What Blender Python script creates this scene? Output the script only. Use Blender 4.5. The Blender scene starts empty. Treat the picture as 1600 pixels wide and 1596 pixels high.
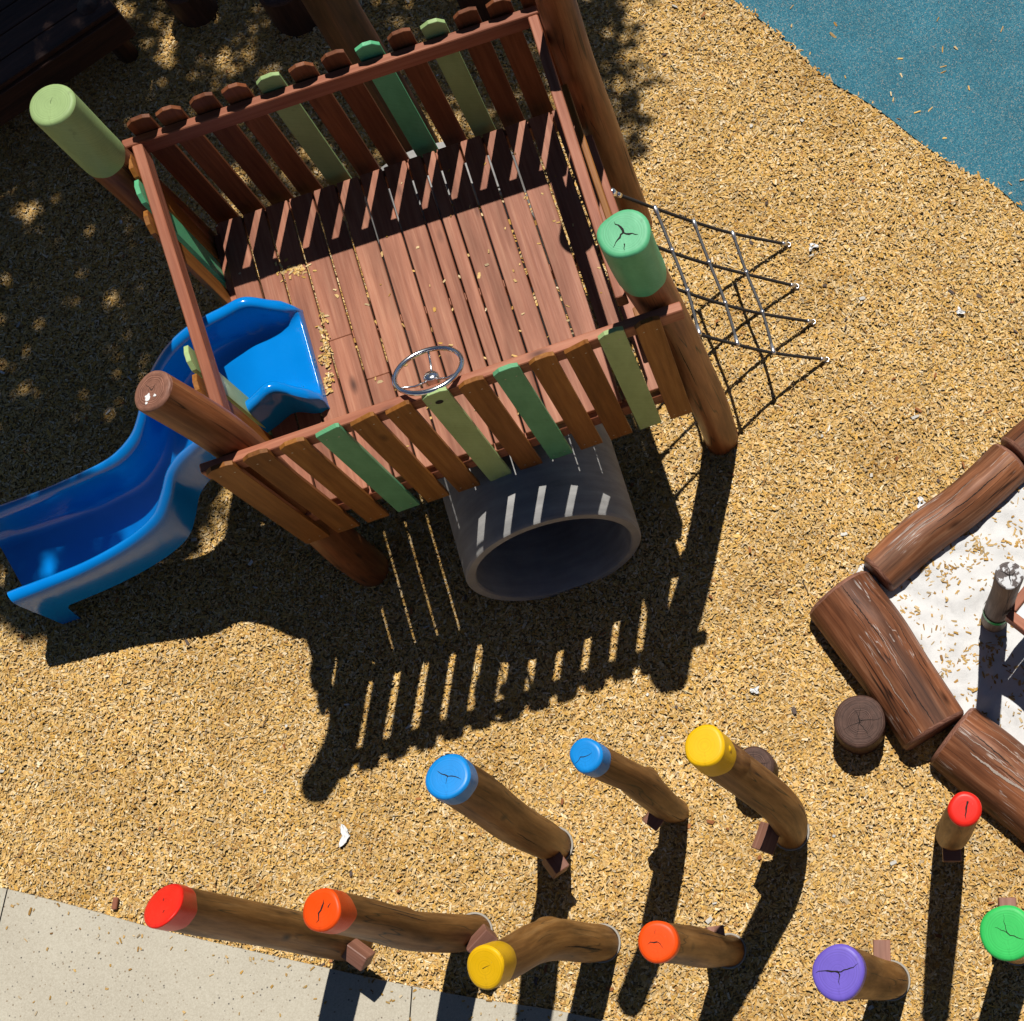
import bpy, math, random
import numpy as np
from mathutils import Vector, Matrix

# ------------------------------------------------------------------ camera, world, sun
scene = bpy.context.scene
F_PX, CX, CY = 2333.0, 1200.0, 798.0
R_CAM = np.array([[0.9456506, -0.316922, -0.072838], [-0.3244181, -0.904082, -0.2781881], [0.0223124, 0.2866988, -0.9577609]])
C_CAM = np.array([1.962471, -2.572191, 7.4989])
SHV = np.array([-0.22105, -0.48647])
cam = bpy.data.cameras.new('camera')
cam_ob = bpy.data.objects.new('camera', cam)
scene.collection.objects.link(cam_ob)
cam.sensor_fit = 'HORIZONTAL'
cam.sensor_width = 36.0
cam.lens = F_PX / 1600.0 * 36.0
cam.shift_x = (800.0 - CX) / 1600.0
cam.shift_y = 0.0
cam.clip_start = 0.05
cam.clip_end = 800.0
M = np.array([R_CAM[0], -R_CAM[1], -R_CAM[2]]).T
mw = Matrix.Identity(4)
for i in range(3):
    for j in range(3):
        mw[i][j] = float(M[i, j])
    mw[i][3] = float(C_CAM[i])
cam_ob.matrix_world = mw
scene.camera = cam_ob

SUN_TO = Vector((-SHV[0], -SHV[1], 1.0)).normalized()
world = bpy.data.worlds.new('World')
scene.world = world
world.use_nodes = True
nt = world.node_tree
bg = nt.nodes['Background']
sky = nt.nodes.new('ShaderNodeTexSky')
sky.sky_type = 'NISHITA'
sky.sun_disc = False
sky.sun_elevation = math.asin(SUN_TO.z)
sky.altitude = 2800.0
sky.air_density = 0.7
sky.dust_density = 0.0
sky.sun_rotation = math.atan2(SUN_TO.x, SUN_TO.y)
nt.links.new(sky.outputs[0], bg.inputs[0])
bg.inputs[1].default_value = 0.05
sun = bpy.data.lights.new('sun', 'SUN')
sun.energy = 5.0
sun.angle = math.radians(0.53)
sun.color = (1.0, 0.96, 0.9)
sun_ob = bpy.data.objects.new('sun', sun)
scene.collection.objects.link(sun_ob)
sun_ob.rotation_euler = SUN_TO.to_track_quat('Z', 'Y').to_euler()
sun_ob.location = (3, 6, 12)
scene.view_settings.view_transform = 'Standard'
scene.view_settings.look = 'None'
scene.view_settings.exposure = 0.0
scene.view_settings.gamma = 1.0
scene.cycles.max_bounces = 6
scene.cycles.diffuse_bounces = 1

rng = random.Random(7)
nrg = np.random.default_rng(11)


def at(u, v, z):
    """point at height z on the sight line of photo pixel (u, v)"""
    r = R_CAM.T @ np.array([(u - CX) / F_PX, (v - CY) / F_PX, 1.0])
    p = C_CAM + r * (z - C_CAM[2]) / r[2]
    return Vector((float(p[0]), float(p[1]), float(p[2])))


# ------------------------------------------------------------------ materials
def new_mat(name):
    m = bpy.data.materials.new(name)
    m.use_nodes = True
    n = m.node_tree.nodes
    b = n['Principled BSDF']
    return m, m.node_tree, b


def N(t, kind, **kw):
    n = t.nodes.new(kind)
    for k, v in kw.items():
        setattr(n, k, v)
    return n


def ramp(t, src, stops):
    r = N(t, 'ShaderNodeValToRGB')
    e = r.color_ramp.elements
    while len(e) < len(stops):
        e.new(0.5)
    for i, (p, c) in enumerate(stops):
        e[i].position = p
        e[i].color = (*c, 1.0) if len(c) == 3 else c
    t.links.new(src, r.inputs[0])
    return r


def mixc(t, fac, a, b, mode='MIX'):
    m = N(t, 'ShaderNodeMix', data_type='RGBA', blend_type=mode)
    for sock, val in ((m.inputs[0], fac), (m.inputs[6], a), (m.inputs[7], b)):
        if hasattr(val, 'links') or isinstance(val, bpy.types.NodeSocket):
            t.links.new(val, sock)
        else:
            sock.default_value = val if not isinstance(val, tuple) else (*val, 1.0)
    return m.outputs[2]


def noise(t, vec, scale, detail=4.0, rough=0.55):
    n = N(t, 'ShaderNodeTexNoise')
    n.inputs['Scale'].default_value = scale
    n.inputs['Detail'].default_value = detail
    n.inputs['Roughness'].default_value = rough
    if vec is not None:
        t.links.new(vec, n.inputs['Vector'])
    return n.outputs[0]


def mapping(t, vec, scale):
    m = N(t, 'ShaderNodeMapping')
    m.inputs['Scale'].default_value = scale
    t.links.new(vec, m.inputs['Vector'])
    return m.outputs[0]


def bump(t, b, h, strength, dist=0.004):
    n = N(t, 'ShaderNodeBump')
    n.inputs['Strength'].default_value = strength
    n.inputs['Distance'].default_value = dist
    t.links.new(h, n.inputs['Height'])
    t.links.new(n.outputs[0], b.inputs['Normal'])


def wood(name, dark, mid, light, rough=0.5, grain=1.0, crack=0.0, blotch=0.5, white=0.0, spec=0.4):
    m, t, b = new_mat(name)
    a = N(t, 'ShaderNodeAttribute', attribute_name='tc').outputs['Vector']
    g = noise(t, mapping(t, a, (55 * grain, 55 * grain, 2.4)), 1.0, 7.0, 0.62)
    g2 = noise(t, mapping(t, a, (9, 9, 1.3)), 1.0, 5.0, 0.6)
    c = ramp(t, g, [(0.3, dark), (0.52, mid), (0.72, light)]).outputs[0]
    f = ramp(t, g2, [(0.33, (1 - blotch,) * 3), (0.62, (1.12, 1.1, 1.05))]).outputs[0]
    c = mixc(t, 1.0, c, f, 'MULTIPLY')
    n3 = noise(t, mapping(t, a, (0.37, 0.37, 0.37)), 1.0, 1.0)
    c = mixc(t, 1.0, c, ramp(t, n3, [(0.32, (0.78, 0.74, 0.70)), (0.5, (1.0, 1.0, 1.0)), (0.68, (1.14, 1.2, 1.2))]).outputs[0], 'MULTIPLY')
    # knots
    v = N(t, 'ShaderNodeTexVoronoi')
    v.inputs['Scale'].default_value = 1.0
    t.links.new(mapping(t, a, (5.5, 5.5, 2.1)), v.inputs['Vector'])
    k = ramp(t, v.outputs['Distance'], [(0.03, (1, 1, 1)), (0.13, (0, 0, 0))]).outputs[0]
    c = mixc(t, k, c, tuple(x * 0.35 for x in dark))
    h = g
    if crack > 0:
        w = noise(t, mapping(t, a, (16, 16, 0.55)), 1.0, 2.0, 0.5)
        ck = ramp(t, w, [(0.487, (0, 0, 0)), (0.5, (1, 1, 1)), (0.513, (0, 0, 0))]).outputs[0]
        sel = ramp(t, noise(t, a, 3.0, 2.0), [(0.5 - 0.1 * crack, (0, 0, 0)), (0.56, (1, 1, 1))]).outputs[0]
        ck = mixc(t, 1.0, ck, sel, 'MULTIPLY')
        c = mixc(t, ck, c, (0.012, 0.007, 0.005))
    if white > 0:
        w = noise(t, mapping(t, a, (24, 24, 1.0)), 1.0, 3.0, 0.6)
        ck = ramp(t, w, [(0.485, (0, 0, 0)), (0.5, (1, 1, 1)), (0.51, (0, 0, 0))]).outputs[0]
        sel = ramp(t, noise(t, a, 4.3, 3.0), [(0.54, (0, 0, 0)), (0.6, (white,) * 3)]).outputs[0]
        ck = mixc(t, 1.0, ck, sel, 'MULTIPLY')
        c = mixc(t, ck, c, (0.55, 0.5, 0.45))
        pt = ramp(t, noise(t, a, 17.0, 6.0, 0.7), [(0.66, (0, 0, 0)), (0.72, (white,) * 3)]).outputs[0]
        pt = mixc(t, 1.0, pt, ramp(t, noise(t, a, 2.6, 1.0), [(0.56, (0, 0, 0)), (0.64, (1, 1, 1))]).outputs[0], 'MULTIPLY')
        c = mixc(t, pt, c, (0.62, 0.58, 0.54))
    t.links.new(c, b.inputs['Base Color'])
    rr = ramp(t, g2, [(0.3, (rough + 0.1,) * 3), (0.7, (rough - 0.08,) * 3)]).outputs[0]
    t.links.new(rr, b.inputs['Roughness'])
    b.inputs['Specular IOR Level'].default_value = spec
    bump(t, b, h, 0.35, 0.003)
    return m


def paint(name, col, rough=0.35, wear=0.15, spec=0.5, bumps=0.15):
    m, t, b = new_mat(name)
    a = N(t, 'ShaderNodeAttribute', attribute_name='tc').outputs['Vector']
    n1 = noise(t, mapping(t, a, (14, 14, 5)), 1.0, 5.0, 0.6)
    n2 = noise(t, mapping(t, a, (160, 160, 60)), 1.0, 3.0, 0.6)
    c = mixc(t, ramp(t, n1, [(0.35, (0, 0, 0)), (0.75, (1, 1, 1))]).outputs[0], tuple(x * (1 - wear) for x in col), tuple(min(1, x * (1 + wear) + 0.01) for x in col))
    ln_ = N(t, 'ShaderNodeVectorMath', operation='LENGTH')
    t.links.new(a, ln_.inputs[0])
    rg = N(t, 'ShaderNodeTexNoise', noise_dimensions='1D')
    rg.inputs['Scale'].default_value = 210.0
    rg.inputs['Detail'].default_value = 2.0
    t.links.new(ln_.outputs['Value'], rg.inputs['W'])
    c = mixc(t, 1.0, c, ramp(t, rg.outputs[0], [(0.35, (0.90, 0.90, 0.90)), (0.6, (1.03, 1.03, 1.03))]).outputs[0], 'MULTIPLY')
    ch = ramp(t, noise(t, mapping(t, a, (48, 48, 30)), 1.0, 6.0, 0.75), [(0.67, (0, 0, 0)), (0.71, (0.75, 0.75, 0.75))]).outputs[0]
    c = mixc(t, ch, c, tuple(0.35 * x + 0.10 for x in col))
    dk = ramp(t, noise(t, mapping(t, a, (20, 20, 12)), 1.0, 5.0, 0.7), [(0.60, (1, 1, 1)), (0.78, (0.72, 0.70, 0.68))]).outputs[0]
    c = mixc(t, 1.0, c, dk, 'MULTIPLY')
    t.links.new(c, b.inputs['Base Color'])
    rr = ramp(t, n1, [(0.3, (rough + 0.12,) * 3), (0.7, (rough,) * 3)]).outputs[0]
    t.links.new(rr, b.inputs['Roughness'])
    b.inputs['Specular IOR Level'].default_value = spec
    hh = mixc(t, 0.5, mixc(t, 0.35, n1, n2), rg.outputs[0])
    bump(t, b, hh, bumps, 0.003)
    return m


def endgrain(name, dark, light, white=0.0, rough=0.65):
    m, t, b = new_mat(name)
    a = N(t, 'ShaderNodeAttribute', attribute_name='tc').outputs['Vector']
    w = noise(t, a, 22.0, 3.0)
    ln_ = N(t, 'ShaderNodeVectorMath', operation='LENGTH')
    t.links.new(a, ln_.inputs[0])
    ad = N(t, 'ShaderNodeMath', operation='MULTIPLY_ADD')
    t.links.new(w, ad.inputs[0]); ad.inputs[1].default_value = 0.02
    t.links.new(ln_.outputs['Value'], ad.inputs[2])
    rg = N(t, 'ShaderNodeTexNoise', noise_dimensions='1D')
    rg.inputs['Scale'].default_value = 230.0
    t.links.new(ad.outputs[0], rg.inputs['W'])
    c = ramp(t, rg.outputs[0], [(0.35, dark), (0.65, light)]).outputs[0]
    c = mixc(t, 1.0, c, ramp(t, noise(t, a, 30.0, 5.0), [(0.35, (0.75,) * 3), (0.7, (1.15,) * 3)]).outputs[0], 'MULTIPLY')
    if white:
        k = ramp(t, noise(t, a, 26.0, 3.0, 0.5), [(0.5, (0, 0, 0)), (0.54, (white,) * 3)]).outputs[0]
        c = mixc(t, k, c, (0.66, 0.66, 0.66))
    t.links.new(c, b.inputs['Base Color'])
    b.inputs['Roughness'].default_value = rough
    b.inputs['Specular IOR Level'].default_value = 0.25
    bump(t, b, rg.outputs[0], 0.5, 0.003)
    return m


def plain(name, col, rough=0.5, metal=0.0, spec=0.5):
    m, t, b = new_mat(name)
    g = N(t, 'ShaderNodeNewGeometry').outputs['Position']
    n1 = noise(t, g, 30.0, 5.0)
    c = mixc(t, n1, tuple(x * 0.8 for x in col), tuple(min(1, x * 1.15) for x in col))
    t.links.new(c, b.inputs['Base Color'])
    b.inputs['Roughness'].default_value = rough
    b.inputs['Metallic'].default_value = metal
    b.inputs['Specular IOR Level'].default_value = spec
    return m


MAT = {}
MAT['board'] = wood('deck_timber', (0.26, 0.092, 0.052), (0.345, 0.138, 0.083), (0.43, 0.20, 0.125), 0.5, blotch=0.3, spec=0.2)
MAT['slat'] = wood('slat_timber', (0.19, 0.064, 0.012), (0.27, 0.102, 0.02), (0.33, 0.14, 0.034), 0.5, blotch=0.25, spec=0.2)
MAT['shaded_redslat'] = wood('shaded_red_slat_timber', (0.13, 0.038, 0.014), (0.185, 0.06, 0.023), (0.24, 0.085, 0.035), 0.5, blotch=0.3, spec=0.2)  # redder wood for the back slats, its colour also darkened to deepen their shade
MAT['rail'] = wood('rail_timber', (0.27, 0.085, 0.045), (0.35, 0.125, 0.07), (0.41, 0.17, 0.10), 0.5, blotch=0.22, spec=0.2)
MAT['pole'] = wood('round_post_timber', (0.14, 0.055, 0.014), (0.26, 0.12, 0.034), (0.36, 0.19, 0.07), 0.5, grain=0.8, crack=0.9, blotch=0.5, spec=.22)
MAT['bigpole'] = wood('tower_post_timber', (0.17, 0.055, 0.018), (0.27, 0.095, 0.035), (0.36, 0.15, 0.06), 0.42, grain=0.8, crack=0.7, blotch=0.45, spec=.25)
MAT['log'] = wood('log_timber', (0.13, 0.045, 0.02), (0.24, 0.09, 0.042), (0.36, 0.165, 0.088), 0.5, grain=0.9, crack=1.6, blotch=0.6, white=0.75, spec=0.2)
MAT['logend'] = wood('log_end_timber', (0.06, 0.03, 0.02), (0.10, 0.055, 0.04), (0.16, 0.09, 0.065), 0.7, blotch=0.3)
MAT['stump'] = wood('stump_timber', (0.05, 0.022, 0.014), (0.085, 0.04, 0.028), (0.13, 0.068, 0.05), 0.6, grain=0.8, blotch=0.4, spec=.25)
MAT['stumpend'] = endgrain('stump_end_grain', (0.055, 0.028, 0.02), (0.12, 0.065, 0.048))
MAT['postend'] = endgrain('post_end_grain', (0.17, 0.07, 0.045), (0.31, 0.15, 0.10), rough=.5)
MAT['whiteend'] = endgrain('scuffed_white_end_grain', (0.09, 0.075, 0.07), (0.16, 0.13, 0.12), white=0.95)
MAT['greytimber'] = wood('grey_post_timber', (0.13, 0.085, 0.055), (0.23, 0.16, 0.11), (0.33, 0.25, 0.19), 0.65, grain=0.6, crack=0.6, blotch=0.5)
MAT['block'] = wood('block_timber', (0.18, 0.075, 0.05), (0.25, 0.115, 0.08), (0.32, 0.16, 0.12), 0.55, blotch=0.25)
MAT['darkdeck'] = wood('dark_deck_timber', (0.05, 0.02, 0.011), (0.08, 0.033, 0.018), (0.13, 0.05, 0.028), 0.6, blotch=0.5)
MAT['lime'] = paint('lime_paint', (0.295, 0.42, 0.165), 0.45, 0.1, 0.25)
MAT['greenslat'] = paint('slat_green_paint', (0.125, 0.38, 0.18), 0.45, 0.12, 0.3)
MAT['lime2'] = paint('pale_lime_paint', (0.37, 0.50, 0.20), 0.45, 0.1, 0.25)
MAT['green'] = paint('mint_green_paint', (0.105, 0.44, 0.21), 0.42, 0.12, 0.3)
MAT['blue'] = paint('blue_paint', (0.004, 0.24, 0.66), 0.3, 0.12, 0.25)
MAT['yellow'] = paint('yellow_paint', (0.80, 0.46, 0.002), 0.38, 0.06, 0.2)
MAT['red'] = paint('red_paint', (0.74, 0.018, 0.008), 0.3, 0.1, 0.2)
MAT['orange'] = paint('orange_paint', (0.82, 0.075, 0.003), 0.35, 0.08, 0.18)
MAT['purple'] = paint('purple_paint', (0.15, 0.10, 0.50), 0.38, 0.1, 0.25)
MAT['kelly'] = paint('bright_green_paint', (0.035, 0.50, 0.10), 0.38, 0.1, 0.2)
MAT['crack'] = plain('crack_dark', (0.012, 0.008, 0.006), 0.9)
MAT['nail'] = plain('galvanised_nail', (0.45, 0.42, 0.38), 0.4, 0.6)
MAT['chrome'] = plain('polished_steel', (0.9, 0.9, 0.92), 0.2, 1.0)
MAT['rope'] = plain('black_rope', (0.018, 0.015, 0.014), 0.75)
MAT['greyrope'] = plain('grey_rope', (0.06, 0.06, 0.062), 0.7)
MAT['alu'] = plain('aluminium', (0.7, 0.7, 0.72), 0.3, 0.9)
MAT['collar'] = plain('pale_collar', (0.36, 0.33, 0.28), 0.8)
MAT['paper'] = plain('white_paper', (0.8, 0.8, 0.78), 0.8)
MAT['scuff'] = plain('sandy_scuff', (0.36, 0.29, 0.24), 0.85)
MAT['bark'] = plain('bark_chip', (0.26, 0.09, 0.045), 0.8)
MAT['tray'] = plain('pale_tray', (0.62, 0.66, 0.68), 0.35, 0.0)
MAT['leaf'] = plain('leaf_green', (0.06, 0.11, 0.03), 0.6)

# blue slide plastic
m, t, b = new_mat('blue_plastic')
g = N(t, 'ShaderNodeNewGeometry').outputs['Position']
n1 = noise(t, g, 4.0, 6.0, 0.65)
n2 = noise(t, g, 60.0, 4.0, 0.7)
t.links.new(mixc(t, n1, (0.0, 0.17, 0.55), (0.002, 0.235, 0.70)), b.inputs['Base Color'])
t.links.new(ramp(t, mixc(t, 0.4, n1, n2), [(0.35, (0.10,) * 3), (0.7, (0.2,) * 3)]).outputs[0], b.inputs['Roughness'])
b.inputs['Specular IOR Level'].default_value = 0.42
bump(t, b, n1, 0.08, 0.01)
MAT['plastic'] = m

# concrete pipe
m, t, b = new_mat('pipe_concrete')
a = N(t, 'ShaderNodeAttribute', attribute_name='tc').outputs['Vector']
n1 = noise(t, mapping(t, a, (3, 3, 22)), 1.0, 6.0, 0.6)
n2 = noise(t, a, 150.0, 3.0, 0.6)
n3 = noise(t, a, 5.0, 5.0, 0.6)
c = ramp(t, n1, [(0.3, (0.21, 0.205, 0.20)), (0.55, (0.30, 0.295, 0.285)), (0.75, (0.40, 0.39, 0.375))]).outputs[0]
c = mixc(t, 0.25, c, ramp(t, n3, [(0.35, (0.15, 0.15, 0.15)), (0.65, (0.45, 0.435, 0.41))]).outputs[0])
t.links.new(c, b.inputs['Base Color'])
b.inputs['Roughness'].default_value = 0.75
bump(t, b, n2, 0.3, 0.003)
MAT['pipe'] = m

# chips: colour stored per chip
m, t, b = new_mat('wood_chips')
ca = N(t, 'ShaderNodeAttribute', attribute_name='chipcol')
g = N(t, 'ShaderNodeNewGeometry').outputs['Position']
n2 = noise(t, g, 220.0, 2.0, 0.6)
n0 = noise(t, g, 1.7, 6.0, 0.7)
c = mixc(t, 1.0, ca.outputs['Color'], ramp(t, n2, [(0.2, (0.72, 0.7, 0.66)), (0.75, (1.15, 1.15, 1.12))]).outputs[0], 'MULTIPLY')
c = mixc(t, 1.0, c, ramp(t, n0, [(0.28, (0.72, 0.67, 0.60)), (0.5, (0.98, 0.97, 0.95)), (0.7, (1.10, 1.09, 1.08))]).outputs[0], 'MULTIPLY')
t.links.new(c, b.inputs['Base Color'])
b.inputs['Roughness'].default_value = 0.95
b.inputs['Specular IOR Level'].default_value = 0.06
MAT['chips'] = m

# ground beneath
m, t, b = new_mat('mulch_ground')
g = N(t, 'ShaderNodeNewGeometry').outputs['Position']
v = N(t, 'ShaderNodeTexVoronoi')
v.inputs['Scale'].default_value = 55.0
t.links.new(mapping(t, g, (1, 1.9, 1)), v.inputs['Vector'])
c = ramp(t, v.outputs['Color'], [(0.1, (0.26, 0.15, 0.05)), (0.5, (0.42, 0.27, 0.10)), (0.9, (0.54, 0.38, 0.18))]).outputs[0]
t.links.new(c, b.inputs['Base Color'])
b.inputs['Roughness'].default_value = 0.9
bump(t, b, v.outputs['Distance'], 0.8, 0.01)
MAT['ground'] = m

# blue rubber
m, t, b = new_mat('blue_rubber')
g = N(t, 'ShaderNodeNewGeometry').outputs['Position']
v = N(t, 'ShaderNodeTexVoronoi')
v.inputs['Scale'].default_value = 190.0
t.links.new(g, v.inputs['Vector'])
n2 = noise(t, g, 3.0, 5.0, 0.6)
c = ramp(t, v.outputs['Color'], [(0.0, (0.01, 0.06, 0.085)), (0.3, (0.012, 0.115, 0.175)), (0.6, (0.025, 0.165, 0.225)), (0.78, (0.09, 0.20, 0.23)), (0.93, (0.24, 0.24, 0.22))]).outputs[0]
c = mixc(t, 1.0, c, ramp(t, n2, [(0.3, (0.86, 0.86, 0.86)), (0.7, (1.1, 1.1, 1.1))]).outputs[0], 'MULTIPLY')
t.links.new(c, b.inputs['Base Color'])
b.inputs['Roughness'].default_value = 0.85
bump(t, b, v.outputs['Distance'], 0.6, 0.004)
MAT['rubber'] = m

# path concrete
m, t, b = new_mat('path_concrete')
g = N(t, 'ShaderNodeNewGeometry').outputs['Position']
v = N(t, 'ShaderNodeTexVoronoi')
v.inputs['Scale'].default_value = 75.0
t.links.new(g, v.inputs['Vector'])
vs = N(t, 'ShaderNodeSeparateColor')
t.links.new(v.outputs['Color'], vs.inputs[0])
spk = ramp(t, vs.outputs[0], [(0.84, (0, 0, 0)), (0.95, (0.9, 0.9, 0.9))]).outputs[0]
near = ramp(t, v.outputs['Distance'], [(0.25, (1, 1, 1)), (0.4, (0, 0, 0))]).outputs[0]
spk = mixc(t, 1.0, spk, near, 'MULTIPLY')
n1 = noise(t, g, 2.2, 6.0, 0.62)
n2 = noise(t, g, 130.0, 3.0, 0.6)
c = ramp(t, n1, [(0.3, (0.42, 0.375, 0.285)), (0.7, (0.51, 0.465, 0.36))]).outputs[0]
c = mixc(t, 0.4, c, ramp(t, n2, [(0.3, (0.33, 0.29, 0.22)), (0.7, (0.62, 0.58, 0.48))]).outputs[0])
spc = ramp(t, vs.outputs[1], [(0.3, (0.07, 0.06, 0.055)), (0.7, (0.24, 0.17, 0.10))]).outputs[0]
c = mixc(t, spk, c, spc)
t.links.new(c, b.inputs['Base Color'])
b.inputs['Roughness'].default_value = 0.8
bump(t, b, n2, 0.2, 0.002)
MAT['path'] = m

# sand
m, t, b = new_mat('white_sand')
g = N(t, 'ShaderNodeNewGeometry').outputs['Position']
n1 = noise(t, g, 9.0, 6.0, 0.6)
n2 = noise(t, g, 420.0, 2.0, 0.6)
c = ramp(t, n1, [(0.3, (0.66, 0.655, 0.64)), (0.7, (0.77, 0.765, 0.75))]).outputs[0]
c = mixc(t, 0.25, c, ramp(t, n2, [(0.3, (0.42, 0.40, 0.37)), (0.7, (0.76, 0.75, 0.74))]).outputs[0])
t.links.new(c, b.inputs['Base Color'])
b.inputs['Roughness'].default_value = 0.9
bump(t, b, mixc(t, 0.2, n1, n2), 0.5, 0.02)
MAT['sand'] = m


# ------------------------------------------------------------------ object helpers
def link(o):
    scene.collection.objects.link(o)
    return o


def tag(o, label=None, cat=None, group=None, kind=None):
    if label: o['label'] = label
    if cat: o['category'] = cat
    if group: o['group'] = group
    if kind: o['kind'] = kind
    return o


def thing(name, loc, label, cat, group=None):
    o = bpy.data.objects.new(name, None)
    link(o)
    o.location = loc
    o.empty_display_size = 0.1
    return tag(o, label, cat, group)


class MB:
    """mesh builder in world coordinates with a grain-space attribute"""
    def __init__(s):
        s.v, s.f, s.t, s.m, s.sm = [], [], [], [], []

    def add(s, verts, faces, tcs, mi=0, smooth=False):
        o = len(s.v)
        s.v += [tuple(p) for p in verts]
        s.t += [tuple(p) for p in tcs]
        s.f += [tuple(i + o for i in f) for f in faces]
        s.m += [mi] * len(faces)
        s.sm += [smooth] * len(faces)

    def board(s, p0, p1, wdir, w, tdir, th, mi=0, ch=0.0, seed=None):
        """board from p0 to p1 (centre line); wdir/tdir are width and thickness directions; ch = small chamfer"""
        p0, p1 = Vector(p0), Vector(p1)
        wd, td = Vector(wdir).normalized(), Vector(tdir).normalized()
        L = (p1 - p0).length
        ax = (p1 - p0) / max(L, 1e-6)
        ch = ch or min(w, th) * 0.1
        o = rng.random() * 40 if seed is None else seed
        prof = [(-w / 2 + ch, -th / 2), (w / 2 - ch, -th / 2), (w / 2, -th / 2 + ch), (w / 2, th / 2 - ch),
                (w / 2 - ch, th / 2), (-w / 2 + ch, th / 2), (-w / 2, th / 2 - ch), (-w / 2, -th / 2 + ch)]
        vs, tc = [], []
        for k, (q, sc) in enumerate(((p0, 0.97), (p0 + ax * ch, 1), (p1 - ax * ch, 1), (p1, 0.97))):
            for a, b_ in prof:
                if sc != 1:
                    a = math.copysign(max(abs(a) - ch * 0.7, 0), a)
                    b_ = math.copysign(max(abs(b_) - ch * 0.7, 0), b_)
                vs.append(q + wd * a + td * b_)
                tc.append((a + o, b_ + o * 0.7, (q - p0).dot(ax) + o))
        fs = []
        for k in range(3):
            for i in range(8):
                j = (i + 1) % 8
                fs.append((k * 8 + i, k * 8 + j, k * 8 + 8 + j, k * 8 + 8 + i))
        fs.append(tuple(range(7, -1, -1)))
        fs.append(tuple(24 + i for i in range(8)))
        s.add(vs, fs, tc, mi)

    def tube(s, pts, r, n=10, mi=0, closed=False, caps=True):
        pts = [Vector(p) for p in pts]
        vs, tc, fs = [], [], []
        K = len(pts)
        prev = None
        d = 0
        for k in range(K):
            if closed:
                ax = (pts[(k + 1) % K] - pts[k - 1]).normalized()
            else:
                ax = (pts[min(k + 1, K - 1)] - pts[max(k - 1, 0)]).normalized()
            if prev is None:
                u = ax.orthogonal().normalized()
            else:
                u = (prev - ax * prev.dot(ax)).normalized()
            prev = u
            w = ax.cross(u)
            rr = r[k] if isinstance(r, (list, tuple)) else r
            if k: d += (pts[k] - pts[k - 1]).length
            for i in range(n):
                a = 2 * math.pi * i / n
                vs.append(pts[k] + u * (rr * math.cos(a)) + w * (rr * math.sin(a)))
                tc.append((rr * math.cos(a), rr * math.sin(a), d))
        R = K if closed else K - 1
        for k in range(R):
            for i in range(n):
                j = (i + 1) % n
                k2 = (k + 1) % K
                fs.append((k * n + i, k * n + j, k2 * n + j, k2 * n + i))
        if caps and not closed:
            fs.append(tuple(range(n - 1, -1, -1)))
            fs.append(tuple((K - 1) * n + i for i in range(n)))
        s.add(vs, fs, tc, mi, True)

    def build(s, name, mats, parent=None, root=None):
        me = bpy.data.meshes.new(name)
        org = Vector((0, 0, 0))
        p = parent
        while p is not None:
            org += p.location
            p = p.parent
        me.from_pydata([tuple(Vector(q) - org) for q in s.v], [], s.f)
        for mm in (mats if isinstance(mats, (list, tuple)) else [mats]):
            me.materials.append(mm if not isinstance(mm, str) else MAT[mm])
        me.polygons.foreach_set('material_index', s.m)
        me.polygons.foreach_set('use_smooth', s.sm)
        at_ = me.attributes.new('tc', 'FLOAT_VECTOR', 'POINT')
        at_.data.foreach_set('vector', np.array(s.t, dtype=np.float32).ravel())
        me.update()
        o = bpy.data.objects.new(name, me)
        link(o)
        if parent is not None:
            o.parent = parent
        return o


def catmull(P, n):
    """n samples along control rows P (list of tuples, any dimension), parameter evenly by index"""
    P = np.array(P, float)
    K = len(P)
    out = []
    for q in np.linspace(0, K - 1, n):
        i = min(int(q), K - 2)
        f = q - i
        p0, p1, p2, p3 = P[max(i - 1, 0)], P[i], P[i + 1], P[min(i + 2, K - 1)]
        out.append(0.5 * ((2 * p1) + (-p0 + p2) * f + (2 * p0 - 5 * p1 + 4 * p2 - p3) * f * f + (-p0 + 3 * p1 - 3 * p2 + p3) * f ** 3))
    return np.array(out)


def harmonics(r, amp, kmin=2, kmax=5):
    return [(k, amp * r.uniform(0.3, 1) / (k - 0.8), r.uniform(0, 6.28)) for k in range(kmin, kmax + 1)]


def shape_r(hs, a, s=0.0):
    return 1 + sum(am * math.cos(k * a + ph + 0.9 * s * (k - 1)) for k, am, ph in hs)


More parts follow.
